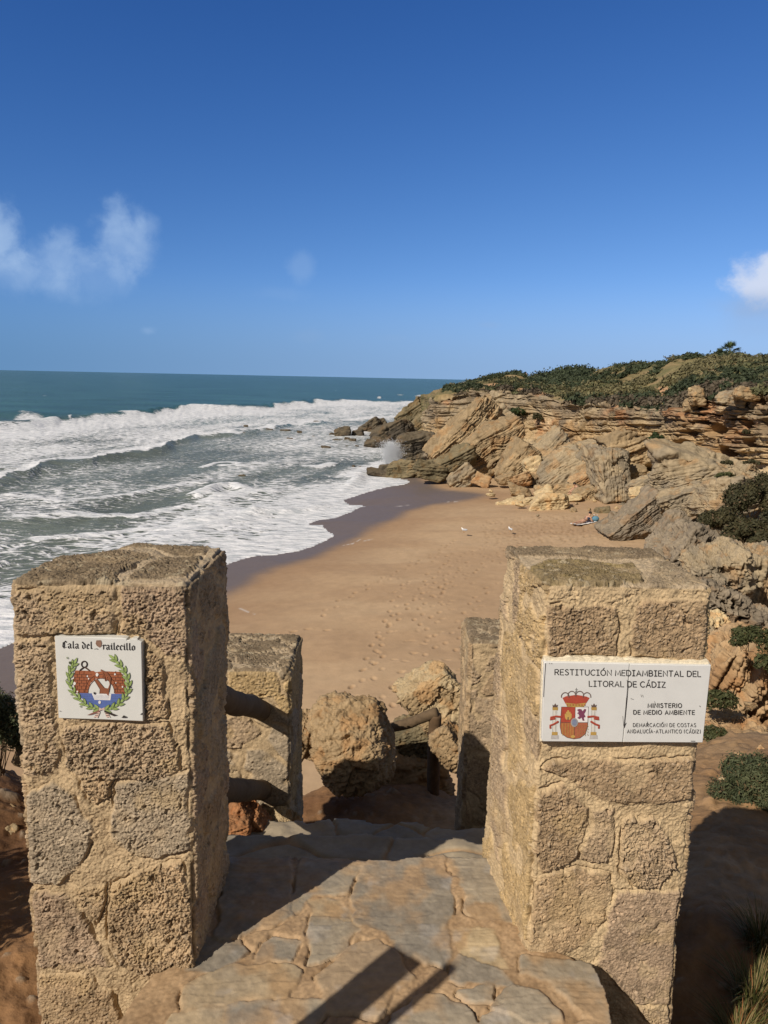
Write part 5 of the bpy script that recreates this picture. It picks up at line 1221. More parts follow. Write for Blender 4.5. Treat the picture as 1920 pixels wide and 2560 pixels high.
def build_scrub():
    P, V, reg, pxg, Pf, red, sandy, col = HEAD
    rs = np.random.RandomState(77); g_V, g_F, g_T, nn0 = [], [], [], 0
    spots = []
    rowsel = np.where(reg[:, 0] > 1.99)[0]; r0, r1 = rowsel[0], rowsel[-1]
    rowsel = np.where((reg[:, 0] > 2.0) & (reg[:, 0] < 3.9))[0]
    sub = V[rowsel]; A = np.linalg.norm(np.cross(np.gradient(sub, axis=0), np.gradient(sub, axis=1)), axis=-1); A *= (1 - np.clip(sandy[rowsel] * 1.4, 0, 1)) * (pxg[rowsel] > 1138) * sstep(-.40, .05, fbm(sub / 5.5, 711, 3))
    A /= np.maximum(np.linalg.norm(sub - CAMP, axis=-1), 30) ** 1.0
    pr = (A / A.sum()).ravel(); idx = rs.choice(pr.size, 3000, p=pr)
    pts = sub.reshape(-1, 3)[idx]; rg = np.broadcast_to(reg[rowsel], sub.shape[:2]).ravel()[idx]; pxx = np.broadcast_to(pxg[rowsel], sub.shape[:2]).ravel()[idx]
    for p, r_, x_ in zip(pts, rg, pxx):
        spots.append((p, rs.uniform(.55, 1.5) * (1.25 if r_ > 2.9 else 1) * (.75 if x_ > 1700 else .7 if x_ < 1230 else 1), 0, r_, x_))
    pf = Pf[4:44].reshape(-1, 3); idx = rs.choice(len(pf), 1900)
    for p in pf[idx]: spots.append((p + rs.normal(0, .6, 3) * [1, 1, 0], rs.uniform(1.6, 3.4), 1, 2.5, 0))
    # bushes creeping over the rim
    nz = fbm(np.array([s[0] for s in spots]) / 9.0, 701, 3); nz2 = fbm(np.array([s[0] for s in spots]) / 3.0, 702, 3)
    dk, ol, ye, br = C(.046, .058, .030), C(.105, .106, .050), C(.160, .142, .070), C(.115, .092, .062)
    for (p, s, kind, r_, x_), a, b in zip(spots, nz, nz2):
        n = 95 if kind == 0 else 80
        d = rs.normal(0, 1, (n, 3)); d[:, 2] = np.abs(d[:, 2]) * .9 + .02; d /= np.linalg.norm(d, axis=1, keepdims=True)
        lump = .75 + .35 * np.sin(d[:, 0] * 5 + p[0]) * np.cos(d[:, 1] * 5 + p[1]); rr = s * lump * rs.uniform(.6, 1.08, n)
        q = p + d * rr[:, None] * np.array([1, 1, .62 if kind == 0 else .72]); nn = d + .55 * rs.normal(0, 1, (n, 3)); nn /= np.linalg.norm(nn, axis=1, keepdims=True)
        if kind == 1: base = dk * 1.15 if a + .4 * b > -.45 else ol * .8
        else:
            v = a + .6 * b + .5 * (r_ - 2.35) + rs.normal(0, .12)
            base = br if (r_ < 2.18 and b > -.05) else dk if v < -.25 else ol if v < .22 else ye
            if r_ > 2.92 and b > -.2: base = dk * 1.2
        t = base * rs.uniform(.78, 1.25, (n, 1)) * rs.uniform(.85, 1.25)
        ls = (.10 + .08 * s) * rs.uniform(.6, 1.25, n)
        Vq, Fq, Tq = leaf_quads(q, nn, ls, t, rs, .6)
        g_V.append(Vq); g_F.append(Fq + nn0); g_T.append(Tq); nn0 += len(Vq)
    o = mesh('coastal_scrub', np.vstack(g_V), np.vstack(g_F), LEAF(), tint=np.vstack(g_T), smooth=False); tag(o, kind='stuff')
build_scrub()

def palm(label, base, h, crown, seed, nf=26):
    rs = np.random.RandomState(seed); root = empty('palm_tree', base); tag(root, label, 'palm tree', 'palms on the hill crest')
    g = Geo(); g.add(*tube([(0, 0, -1), (.05, 0, h * .5), (0, 0, h)], [.22, .19, .2], 10, jitter=.2, seed=seed), C(.17, .13, .09)); g.build('trunk', WOOD(), parent=root)
    f = Geo()
    for i in range(nf):
        az_ = rs.uniform(0, 6.28); el = rs.uniform(-.75, 1.35); d = np.array([math.cos(az_) * math.cos(el), math.sin(az_) * math.cos(el), math.sin(el)])
        o_ = np.array([0, 0, h]); tip = o_ + d * crown * .62; sd = np.cross(d, [0, 0, 1]); sd /= np.linalg.norm(sd); up_ = np.cross(sd, d)
        f.add(*tube([o_, (o_ + tip) / 2, tip], .025, 5), C(.10, .11, .04))
        tone = C(.06, .085, .03) * rs.uniform(.6, 1.4) if el > -.3 else C(.17, .13, .06)
        for b in np.linspace(-1.25, 1.25, 15):
            dd = d * math.cos(b) + sd * math.sin(b); e = tip + dd * crown * .55 * (1 - .15 * abs(b)) - np.array([0, 0, .12 * crown * (abs(b) / 1.25)]); wv = np.cross(dd, up_) * .05 * crown * .5
            m_ = (tip + e) / 2
            f.add(np.array([tip, m_ + wv, e, m_ - wv]), np.array([[0, 1, 2, 3]]), tone)
    f.build('crown', LEAF(), parent=root, smooth=False)
    return root
palm('taller fan palm standing up from the scrub on the hill crest', at_y(1823, 908, 99), 1.3, 1.45, 5)
palm('shorter fan palm left of the taller one on the hill crest', at_y(1797, 908, 97), .9, .95, 6, 18)
# ------------------------------------------------------------------ signs
from mathutils.geometry import tessellate_polygon
ENAMEL = lambda: material('glazed_tile', rough=.28, var=.03, vscale=30, spec=.5, bump=[(60, .08, .002)])
INK = lambda: material('painted_glaze', rough=.4, var=.12, vscale=160, spec=.4)
class Art(Geo):
    """painted shapes lying on a tile; points are given on the tile's face and become thin raised paint"""
    def __init__(s, ox, oy, sc, y):
        super().__init__(); s.ox, s.oy, s.sc, s.y, s.k = ox, oy, sc, y, 0
    def w(s, pts, lift):
        a = np.array(pts, float); q = at_y(s.ox + a[:,0] / s.sc, s.oy + a[:,1] / s.sc, s.y); q[:, 1] -= lift; return q
    def poly(s, pts, col, layer=1):
        s.k += 1; q = s.w(pts, layer * .00022 + s.k * 2.2e-6)
        tri = tessellate_polygon([[Vector((p[0], p[2], 0)) for p in q]]); F = np.array(tri)
        a, b, c = q[F[:,0]], q[F[:,1]], q[F[:,2]]; nrm = np.cross(b - a, c - a)[:, 1]; F[nrm > 0] = F[nrm > 0][:, ::-1]
        s.add(q, np.hstack([F, F[:, :1]]), col)
    def line(s, pts, wd, col, layer=3):
        """rounded stroke of width wd (tile pixels)"""
        s.k += 1; a = np.array(pts, float); q = s.w(a, layer * .00022)
        T = np.gradient(q, axis=0) if len(q) > 1 else q; T /= np.linalg.norm(T, axis=1, keepdims=True) + 1e-12
        A = np.stack([-T[:,2], 0 * T[:,0], T[:,0]], -1); h = wd / s.sc / FPX * s.y / 2
        e0, e1 = q[0] - T[0] * h * .6, q[-1] + T[-1] * h * .6; q = np.vstack([e0, q, e1]); A = np.vstack([A[0], A, A[-1]])
        rr = np.ones(len(q)) * h; rr[0] *= .55; rr[-1] *= .55
        an = np.linspace(0, 2 * math.pi, 8, endpoint=False)
        V = q[:, None] + rr[:, None, None] * np.cos(an)[None, :, None] * A[:, None] + np.array([0, -1, 0]) * (.00035 + s.k * 1.5e-6) * np.sin(an)[None, :, None]
        F = gridf(8, len(q), True); s.add(V, F, col)
    def nib(s, pts, wd, ang, col, layer=3):
        """broad-pen stroke"""
        a = np.array(pts, float); n = np.array([math.cos(ang), -math.sin(ang)]) * wd / 2
        for k in range(len(a) - 1):
            s.poly([a[k] - n, a[k + 1] - n, a[k + 1] + n, a[k] + n], col, layer)
            th = np.array([-n[1], n[0]]) * .35; s.poly([a[k] - n - th, a[k] + n - th, a[k] + n + th, a[k] - n + th], col, layer)
def arc(cx, cy, rx, ry, a0, a1, n=10): return [(cx + rx * math.cos(R(a)), cy + ry * math.sin(R(a))) for a in np.linspace(a0, a1, n)]
GL = {'A': (.74, [[(0,1),(.37,0),(.74,1)], [(.14,.66),(.60,.66)]]), 'B': (.62, [[(0,0),(0,1)], [(0,0),(.28,0)] + arc(.30,.24,.26,.24,-90,90,7) + [(0,.48)], [(.30,.48)] + arc(.32,.74,.30,.26,-90,90,7) + [(0,1)]]),
 'C': (.72, [arc(.42,.5,.42,.5,-48,-312,16)]), 'D': (.70, [[(0,0),(0,1),(.22,1)] + arc(.24,.5,.46,.5,90,-90,12) + [(0,0)]]), 'E': (.54, [[(.54,0),(0,0),(0,1),(.54,1)], [(0,.48),(.48,.48)]]),
 'I': (.02, [[(0.01,0),(.01,1)]]), 'L': (.50, [[(0,0),(0,1),(.50,1)]]), 'M': (.84, [[(0,1),(.06,0),(.42,.85),(.78,0),(.84,1)]]), 'N': (.70, [[(0,1),(0,0),(.70,1),(.70,0)]]), 'O': (.82, [arc(.41,.5,.41,.5,0,360,22)]),
 'R': (.64, [[(0,1),(0,0),(.30,0)] + arc(.32,.26,.28,.26,-90,90,7) + [(0,.52)], [(.30,.52),(.64,1)]]), 'S': (.58, [arc(.29,.25,.26,.25,-35,-180,9) + arc(.29,.74,.29,.26,-80,150,12)]), 'T': (.66, [[(0,0),(.66,0)], [(.33,0),(.33,1)]]),
 'U': (.68, [[(0,0),(0,.66)] + arc(.34,.66,.34,.34,180,0,10) + [(.68,0)]]), 'Z': (.60, [[(0,0),(.60,0),(0,1),(.60,1)]]), '-': (.34, [[(.02,.56),(.32,.56)]]), '(': (.24, [arc(.34,.5,.32,.68,230,130,8)]), ')': (.24, [arc(-.1,.5,.32,.68,-50,50,8)]),
 'i': (.44, [[(.22,0),(.22,1)], [(0,0),(.44,0)], [(0,1),(.44,1)]])}
ACC = {'Á': 'A', 'É': 'E', 'Í': 'I', 'Ó': 'O', 'Ú': 'U'}
def write(art, text, x0, x1, yt0, yt1, h, wd, col, gap=.24, comic=False, space=.40):
    rs = random.Random(len(text)); items, x = [], 0
    for ch in text:
        if ch == ' ': x += space; continue
        base = ACC.get(ch, ch); g = 'i' if (base == 'I' and comic) else base
        wg, st = GL[g]; items.append((x, st, ch in ACC, wg, rs.uniform(-.05, .05) if comic else 0)); x += wg + gap
    tot = x - gap; k = (x1 - x0) / tot
    for gx, st, ac, wg, sl in items:
        f = gx / tot; yt = yt0 + (yt1 - yt0) * f
        for s_ in st:
            art.line([(x0 + (gx + p[0]) * k + sl * h * (.5 - p[1]), yt + p[1] * h) for p in s_], wd, col)
        if ac: c_ = x0 + (gx + wg / 2) * k; art.line([(c_ - .02 * h, yt - .14 * h), (c_ + .20 * h, yt - .36 * h)], wd, col)
def slab(name, corners, y, th, col, mat, parent, org, ox, oy, sc, bev=.0018):
    a = np.array(corners, float); q = at_y(ox + a[:,0] / sc, oy + a[:,1] / sc, y); c = q.mean(0)
    inn = q + (c - q) / np.linalg.norm(q - c, axis=1, keepdims=True) * bev
    L = [q + [0, th, 0], q + [0, bev, 0], inn]; n = len(q); V = np.vstack(L)
    F = [[k, (k + 1) % n, n + (k + 1) % n, n + k] for k in range(n)] + [[n + k, n + (k + 1) % n, 2 * n + (k + 1) % n, 2 * n + k] for k in range(n)]
    tri = tessellate_polygon([[Vector((p[0], p[2], 0)) for p in inn]]); F += [[2 * n + t[0], 2 * n + t[1], 2 * n + t[2], 2 * n + t[0]] for t in tri]
    g = Geo(); g.add(V, np.array(F), col); o = g.build(name, mat, parent=parent, origin=org, smooth=False)
    bm = __import__('bmesh').new(); bm.from_mesh(o.data); __import__('bmesh').ops.recalc_face_normals(bm, faces=bm.faces); bm.to_mesh(o.data); bm.free()
    return o
BLK = C(.022, .020, .020)
def crest_tile():
    OX, OY, S_ = 120, 1560, 6.381; Y0 = 1.674
    org = at_y(OX + 800 / S_, OY + 870 / S_, Y0 + .01)
    root = empty('ceramic_sign', org); tag(root, 'small square white tile painted with a bridge, anchor and green wreath', 'sign')
    slab('tile', [(103,200),(300,206),(600,212),(900,218),(1180,224),(1250,236),(1262,262),(1300,262),(1345,236),(1420,238),(1440,262),(1494,290),(1515,1556),(900,1530),(166,1506)], Y0, .024, C(.60,.60,.56), ENAMEL(), root, org, OX, OY, S_)
    A = lambda: Art(OX, OY, S_, Y0)
    t = A()
    G = {'C': (.95, [[(.80,1.28),(.55,1.5),(.25,1.22),(.18,.42),(.42,.02),(.80,.2)], [(.45,1.3),(.45,.22)]]), 'a': (.74, [[(.1,.85),(.3,1),(.5,.85),(.5,.15),(.66,.02)], [(.5,.58),(.16,.42),(.14,.16),(.3,.02),(.5,.2)]]), 'l': (.46, [[(.18,1.5),(.2,.15),(.36,.02)]]),
         'd': (.72, [[(.08,1.42),(.52,.88),(.52,.2),(.3,.02),(.12,.2),(.12,.72),(.3,.9)]]), 'e': (.62, [[(.14,.48),(.5,.75),(.3,1),(.14,.78),(.14,.2),(.32,.02),(.52,.18)]]), 'r': (.56, [[(.06,.9),(.2,1),(.2,.02)], [(.2,.8),(.44,1),(.5,.86)]]),
         'i': (.42, [[(.06,.88),(.2,1),(.2,.14),(.34,.02)], [(.2,1.30),(.26,1.38)]]), 'c': (.60, [[(.5,.86),(.3,1),(.14,.8),(.14,.2),(.32,.02),(.5,.16)]]), 'o': (.68, [[(.32,1),(.14,.8),(.14,.2),(.32,.02),(.54,.2),(.54,.8),(.32,1)]])}
    def black(txt, x0, x1, b0, b1, xh):
        tot = sum(G[c][0] if c != ' ' else .42 for c in txt); k = (x1 - x0) / tot; x = 0
        for c in txt:
            if c == ' ': x += .42; continue
            for st in G[c][1]: t.nib([(x0 + (x + p[0]) * k, b0 + (b1 - b0) * x / tot - p[1] * xh) for p in st], 21, R(38), BLK)
            x += G[c][0]
    black('Cala del', 220, 715, 383, 396, 74); black('railecillo', 868, 1395, 404, 418, 72)
    t.nib([(745,398),(775,392),(800,400)], 14, R(30), BLK)
    t.build('lettering', INK(), root, org, smooth=False)
    w = A()
    wall, mort, sea_, sea2, white = C(.34,.115,.052), C(.085,.030,.018), C(.105,.160,.40), C(.05,.085,.25), C(.80,.77,.72)
    w.poly([(440,740),(730,748),(760,770),(860,752),(1150,762),(1215,835),(1245,960),(1245,1115),(1100,1122),(1068,1112),(1042,1000),(960,905),(870,868),(760,872),(680,940),(645,1040),(640,1102),(440,1100),(398,900),(418,815)], wall)
    w.poly([(470,1100),(1245,1116),(1195,1225),(1090,1312),(950,1378),(820,1352),(640,1282),(535,1180)], sea_)
    w.poly([(700,1106),(1010,1112),(996,1215),(742,1208)], white, 2)
    for y_ in (800, 850, 895, 940, 985, 1040, 1085):
        for xa, xb in ((412, 640 if y_ > 870 else 700), (1050 if y_ > 900 else 960, 1236)):
            w.line([(xa, y_), ((xa + xb) / 2, y_ + 3), (xb, y_ + 6)], 6, mort, 2)
    for r_, y_ in enumerate((775, 825, 872, 918, 962, 1012, 1062)):
        for x_ in list(range(430 + (r_ % 2) * 36, 620, 72)) + list(range(1080 + (r_ % 2) * 36, 1236, 70)): w.line([(x_, y_ - 24), (x_, y_ + 22)], 6, mort, 2)
    w.line(arc(850,1100,210,235,180,360,16), 9, mort, 2); w.line(arc(850,1100,262,300,182,358,18), 6, mort, 2)
    for a_ in range(192, 352, 17): w.line([(850 + 212 * math.cos(R(a_)), 1100 + 238 * math.sin(R(a_))), (850 + 260 * math.cos(R(a_)), 1100 + 297 * math.sin(R(a_)))], 6, mort, 2)
    for k in range(9): y_ = 1125 + k * 26; w.line([(500 + k * 22, y_), (700 + k * 4, y_ + 3)], 5, sea2, 2); w.line([(1010 - k * 3, y_ + 4), (1220 - k * 24, y_ + 6)], 5, sea2, 2)
    for k in range(4): w.line([(725 + k * 6, 1130 + k * 20), (985 - k * 8, 1133 + k * 20)], 4, C(.28,.32,.42), 3)
    for x_, y_, r_ in ((785,805,24),(630,830,12),(650,870,11),(1070,800,14),(1190,1000,13),(470,1075,13),(412,858,8),(425,945,22),(1085,935,9),(825,1245,22)): w.poly(arc(x_, y_, r_, r_ * 1.3, 0, 340, 7), white, 4)
    w.build('bridge_scene', INK(), root, org, smooth=False)
    a = A(); iron, br = C(.040,.028,.024), C(.27,.10,.05)
    a.line(arc(582,640,44,48,0,360,20), 24, iron, 4); a.line([(575,690),(540,715),(512,738)], 26, iron, 4); a.line([(595,690),(630,715),(668,744)], 26, C(.10,.06,.045), 4)
    a.poly([(735,880),(790,880),(900,1015),(960,1025),(985,960),(972,880),(930,800),(835,735),(850,722),(950,770),(1010,850),(1000,960),(975,1080),(965,1145),(935,1110),(825,1105),(832,1040)], br, 5)
    a.line([(735,880),(832,1040),(825,1105)], 6, iron, 6); a.line([(790,880),(900,1015)], 6, iron, 6); a.line([(850,722),(950,770),(1008,850),(998,960),(975,1080)], 6, iron, 6); a.line([(875,770),(905,840),(920,905),(950,880)], 20, br, 5); a.line([(905,840),(920,905)], 6, iron, 6)
    a.build('anchor', INK(), root, org, smooth=False)
    v = A(); lg, dg = C(.36,.47,.16), C(.13,.20,.06)
    def leaf(x, y, an, L, col):
        c_, s_ = math.cos(R(an)), math.sin(R(an)); wd = L * .17
        pts = [(0,0),(.3*L,-wd),(.65*L,-wd*.9),(L,0),(.65*L,wd*.9),(.3*L,wd)]; q = [(x + px * c_ - py * s_, y + px * s_ + py * c_) for px, py in pts]
        v.poly(q, col, 7); v.line(q + [q[0]], 2.5, dg, 8)
    left = [(820,1350),(720,1330),(610,1280),(510,1200),(420,1100),(360,980),(345,860),(355,760),(390,670),(440,600)]
    right = [(900,1365),(1010,1345),(1110,1290),(1200,1210),(1260,1110),(1290,1000),(1280,890),(1240,780),(1180,680),(1100,590),(1040,530)]
    for path, stp in ((left, 1), (right, 1)):
        v.line(path, 7, dg, 6)
        for k in range(len(path) - 1):
            (x0, y0), (x1, y1) = path[k], path[k + 1]; an = math.degrees(math.atan2(y1 - y0, x1 - x0))
            for off, da in ((.0, 30), (.0, -34), (.5, -8)):
                leaf(x0 + (x1 - x0) * off, y0 + (y1 - y0) * off, an + da, 118 if path is left else 124, lg * (.8 + .35 * ((k * 3 + int(off * 2)) % 3) / 2))
    for x_, y_ in ((435,668),(308,880),(378,1120),(525,1310),(355,615),(312,535)): v.line(arc(x_, y_, 12, 12, 0, 330, 8), 7, dg, 8)
    v.build('wreath', INK(), root, org, smooth=False)
    b = A(); pk = C(.62,.45,.38)
    b.poly([(820,1325),(860,1345),(905,1322),(915,1375),(865,1362),(815,1385)], pk, 9); b.poly([(815,1365),(620,1450),(700,1440),(830,1395)], C(.26,.12,.09), 9); b.poly([(905,1370),(1115,1450),(1050,1462),(900,1400)], iron, 9)
    b.poly([(800,1395),(725,1490),(765,1480),(795,1495),(835,1400)], pk * 1.1, 8); b.poly([(905,1395),(940,1490),(965,1478),(1000,1490),(950,1400)], pk * 1.1, 8)
    for p in ([(770,1420),(810,1425)], [(760,1450),(800,1455)], [(920,1425),(960,1420)], [(930,1455),(975,1450)]): b.line(p, 9, iron, 10)
    b.build('ribbon', INK(), root, org, smooth=False)
    CH = lambda: material('chipped_clay', rough=.9, var=.2, vscale=120)
    c = A(); c.poly([(775,258),(845,255),(860,300),(850,355),(820,372),(780,345),(762,310)], C(.26,.15,.105), 5); c.build('chip', CH(), root, org, smooth=False)
    for q in ([(1175,1490),(1215,1448),(1235,1465),(1265,1470),(1255,1490)], [(1470,1440),(1500,1415),(1520,1412),(1512,1440)], [(335,600),(360,590),(385,610),(375,640),(340,630)], [(185,1380),(215,1382),(212,1388),(185,1387)], [(1290,985),(1330,985),(1330,1010),(1292,1012)], [(730,1080),(765,1085),(760,1118),(735,1115)]):
        c = A(); c.poly(q, BLK * 1.6, 9); c.build('chip', CH(), root, org, smooth=False)
crest_tile()
def coast_sign():
    OX, OY, S_ = 1330, 1620, 3.530; Y0 = 1.742
    org = at_y(OX + 820 / S_, OY + 480 / S_, Y0 + .012)
    root = empty('ceramic_sign', org); tag(root, 'wide white two tile sign with lettering and a coat of arms', 'sign')
    slab('tile', [(108,128),(118,124),(860,140),(850,300),(828,560),(800,832),(98,826),(86,812)], Y0, .022, C(.61,.61,.585), ENAMEL(), root, org, OX, OY, S_)
    slab('tile', [(863,141),(1582,155),(1508,836),(804,833),(832,560),(854,300)], Y0 + .0006, .022, C(.60,.60,.575), ENAMEL(), root, org, OX, OY, S_)
    rs = np.random.RandomState(3); xs = np.linspace(105, 1560, 34); top = [(x, 96 - 18 * rs.rand() + (x - 105) * .022 - (14 if 300 < x < 900 else 0)) for x in xs]
    pl = slab('plaster_bed', [(74,830),(92,140),(105,112)] + top + [(1582,150),(1560,300),(1500,700),(1480,832)], Y0 + .010, .018, C(.68,.60,.44), material('plaster', rough=.95, bump=[(120, .7, .006)], var=.15, vscale=60), root, org, OX, OY, S_, bev=.004)
    A = lambda: Art(OX, OY, S_, Y0)
    t = A()
    write(t, 'RESTITUCIÓN MEDIAMBIENTAL DEL', 202, 1488, 188, 204, 48, 8.6, BLK, comic=True, gap=.27, space=.42)
    write(t, 'LITORAL DE CÁDIZ', 504, 1175, 290, 299, 48, 8.6, BLK, comic=True, gap=.27, space=.42)
    t.build('lettering', INK(), root, org, smooth=False); t = A()
    write(t, 'MINISTERIO', 1022, 1320, 488, 489, 36, 7.6, BLK, gap=.34)
    write(t, 'DE MEDIO AMBIENTE', 896, 1433, 548, 550, 36, 7.6, BLK, gap=.34, space=.5)
    write(t, 'DEMARCACIÓN DE COSTAS', 892, 1445, 663, 664, 31, 4.4, BLK, gap=.36, space=.5)
    write(t, 'ANDALUCÍA-ATLANTICO (CÁDIZ)', 840, 1486, 718, 720, 31, 4.4, BLK, gap=.36, space=.5)
    t.build('lettering', INK(), root, org, smooth=False); t = A(); t.line([(1402,820),(1438,821)], 5, BLK)
    t.build('lettering', INK(), root, org, smooth=False)
    k = A()
    for p, wd in (([(838,282),(848,330),(840,420)],5), ([(840,420),(826,560),(812,700)],7), ([(832,440),(818,640)],4), ([(812,700),(830,660)],5), ([(800,600),(808,690)],3), ([(120,135),(108,300),(102,430)],6), ([(152,135),(158,138)],5), ([(170,136),(178,139)],5), ([(1478,510),(1484,516)],6), ([(1018,650),(1020,690)],5), ([(1080,470),(1100,520)],3), ([(960,410),(966,430)],3), ([(975,412),(980,432)],3), ([(870,445),(895,452)],3), ([(290,826),(305,832)],5), ([(525,828),(535,832)],5)):
        k = A(); k.line(p, wd, BLK * 2); k.build('crack', INK(), root, org, smooth=False)
    e = A(); red, gold, org_, dark, wh, gry = C(.42,.075,.045), C(.55,.35,.10), C(.42,.15,.06), C(.10,.07,.06), C(.78,.75,.72), C(.50,.48,.46)
    e.poly([(258,518),(500,518),(494,690),(474,760),(424,797),(370,805),(308,792),(258,757),(245,690)], dark, 1)
    e.poly([(262,522),(380,522),(377,655),(255,655)], red, 2); e.poly([(384,522),(496,522),(490,655),(381,655)], wh, 2)
    e.poly([(255,659),(377,659),(370,800),(312,788),(262,755),(249,690)], org_, 2); e.poly([(381,659),(490,659),(487,690),(468,757),(420,792),(374,800)], C(.40,.13,.07), 2)
    for x_ in (272, 296, 320, 344, 364): e.line([(x_, 666), (x_ - 2, 770)], 5, gold * .8, 3)
    for x_ in range(400, 490, 22):
        for y_ in range(680, 780, 26): e.line([(x_, y_), (x_ + 8, y_ + 10), (x_ + 2, y_ + 16)], 4, gold * .6, 3)
    e.poly([(290,612),(288,578),(299,578),(299,562),(311,562),(311,548),(326,548),(326,562),(339,562),(339,578),(350,578),(348,618),(332,632),(300,630)], gold, 4); e.line([(318,610),(316,632)], 9, dark, 5)
    e.poly([(395,545),(415,535),(436,540),(446,556),(462,536),(478,540),(472,560),(460,580),(472,606),(456,612),(462,640),(446,640),(436,612),(420,626),(398,616),(418,600),(408,580),(396,575),(412,562)], C(.21,.06,.11), 4)
    e.poly(arc(373,655,32,40,0,345,16), gry * .7, 5); e.poly(arc(373,655,22,29,0,345,14), C(.22,.25,.34), 6)
    e.poly(arc(360,780,20,14,0,340,8), gold, 4)
    e.poly([(268,440),(300,425),(340,420),(388,412),(440,420),(480,428),(508,440),(478,486),(452,512),(312,512),(292,486)], red, 2); e.poly([(296,482),(388,492),(476,482),(458,516),(388,522),(308,516)], gold * .85, 3)
    for cx_, cy_, rx_ in ((292,428,34),(350,416,34),(420,416,34),(484,428,34)): e.line(arc(cx_, cy_, rx_, 36, 170, 370, 12), 9, dark * 1.6, 4)
    for cx_ in range(310, 470, 26): e.line(arc(cx_, 500, 5, 5, 0, 330, 6), 4, red, 5)
    e.line([(390,352),(390,398)], 6, gry * .45, 4); e.line([(380,366),(402,366)], 5, gry * .45, 4); e.line(arc(391,386,9,9,0,340,8), 5, gry * .5, 4)
    for m_, c_ in ((1, 203), (-1, 545)):
        e.poly([(c_ - 34, 768), (c_ + 32, 768), (c_ + 34, 802), (c_ - 38, 802)], gry, 2); e.poly([(c_ - 28, 740), (c_ + 22, 740), (c_ + 22, 768), (c_ - 30, 768)], gold * .9, 3)
        e.poly([(c_ - 20, 548), (c_ + 18, 548), (c_ + 14, 740), (c_ - 22, 740)], C(.68,.65,.58), 2); e.line([(c_ + 8, 552), (c_ + 4, 738)], 4, gry * .6, 3); e.line([(c_ - 19, 552), (c_ - 22, 738)], 3, gry * .6, 3)
        e.poly([(c_ - 24, 522), (c_ + 26, 522), (c_ + 24, 548), (c_ - 22, 548)], gold * .8, 3); e.poly([(c_ - 20, 522), (c_ - 24, 498), (c_ - 10, 506), (c_ + 1, 486), (c_ + 14, 506), (c_ + 26, 498), (c_ + 20, 522)], dark * 1.3, 3)
        f = (lambda x: x) if m_ == 1 else (lambda x: 750 - x)
        e.line([(f(258), 606), (f(210), 602), (f(165), 612), (f(160), 628), (f(200), 622)], 20, red * .9, 5); e.line([(f(230), 648), (f(190), 672), (f(160), 682), (f(162), 705)], 20, red * .9, 5)
    e.build('coat_of_arms', INK(), root, org, smooth=False)
coast_sign()

# ------------------------------------------------------------------ people and birds
def skinned(name, pts, edges, root_i, mat, parent=None, sub=2, link_tint=None):
    me = bpy.data.meshes.new(name); me.from_pydata([p[:3] for p in pts], edges, []); o = bpy.data.objects.new(name, me); COL.objects.link(o)
    sk = o.modifiers.new('Skin', 'SKIN'); sk.use_smooth_shade = True; o.modifiers.new('Subdivision', 'SUBSURF').levels = sub; o.modifiers[-1].render_levels = sub
    lay = me.skin_vertices[0] if len(me.skin_vertices) else None
    for k, p in enumerate(pts):
        r_ = p[3] if not isinstance(p[3], tuple) else p[3]; lay.data[k].radius = (r_, r_) if not isinstance(r_, tuple) else r_
        lay.data[k].use_root = (k == root_i)
    me.materials.append(mat)
    if parent is not None: o.parent = parent
    return o
def blob(name, c, r, mat, parent, n=14, sq=None):
    th = np.linspace(0, 2 * math.pi, n * 2, endpoint=False); ph = np.linspace(.01, math.pi - .01, n); TH, PH = np.meshgrid(th, ph)
    V = np.stack([np.sin(PH) * np.cos(TH), np.sin(PH) * np.sin(TH), np.cos(PH)], -1) * np.array(r) + np.array(c)
    return mesh(name, V, gridf(n * 2, n, True), mat, parent=parent)
FLESH = lambda: material('skin_tone', rough=.6, var=.05, col=(.46, .27, .18)); HAIR = lambda: material('dark_hair', rough=.6, var=.1, col=(.02, .014, .010))
def cloth(nm, col): return material(nm, rough=.9, var=.1, vscale=40, col=col)
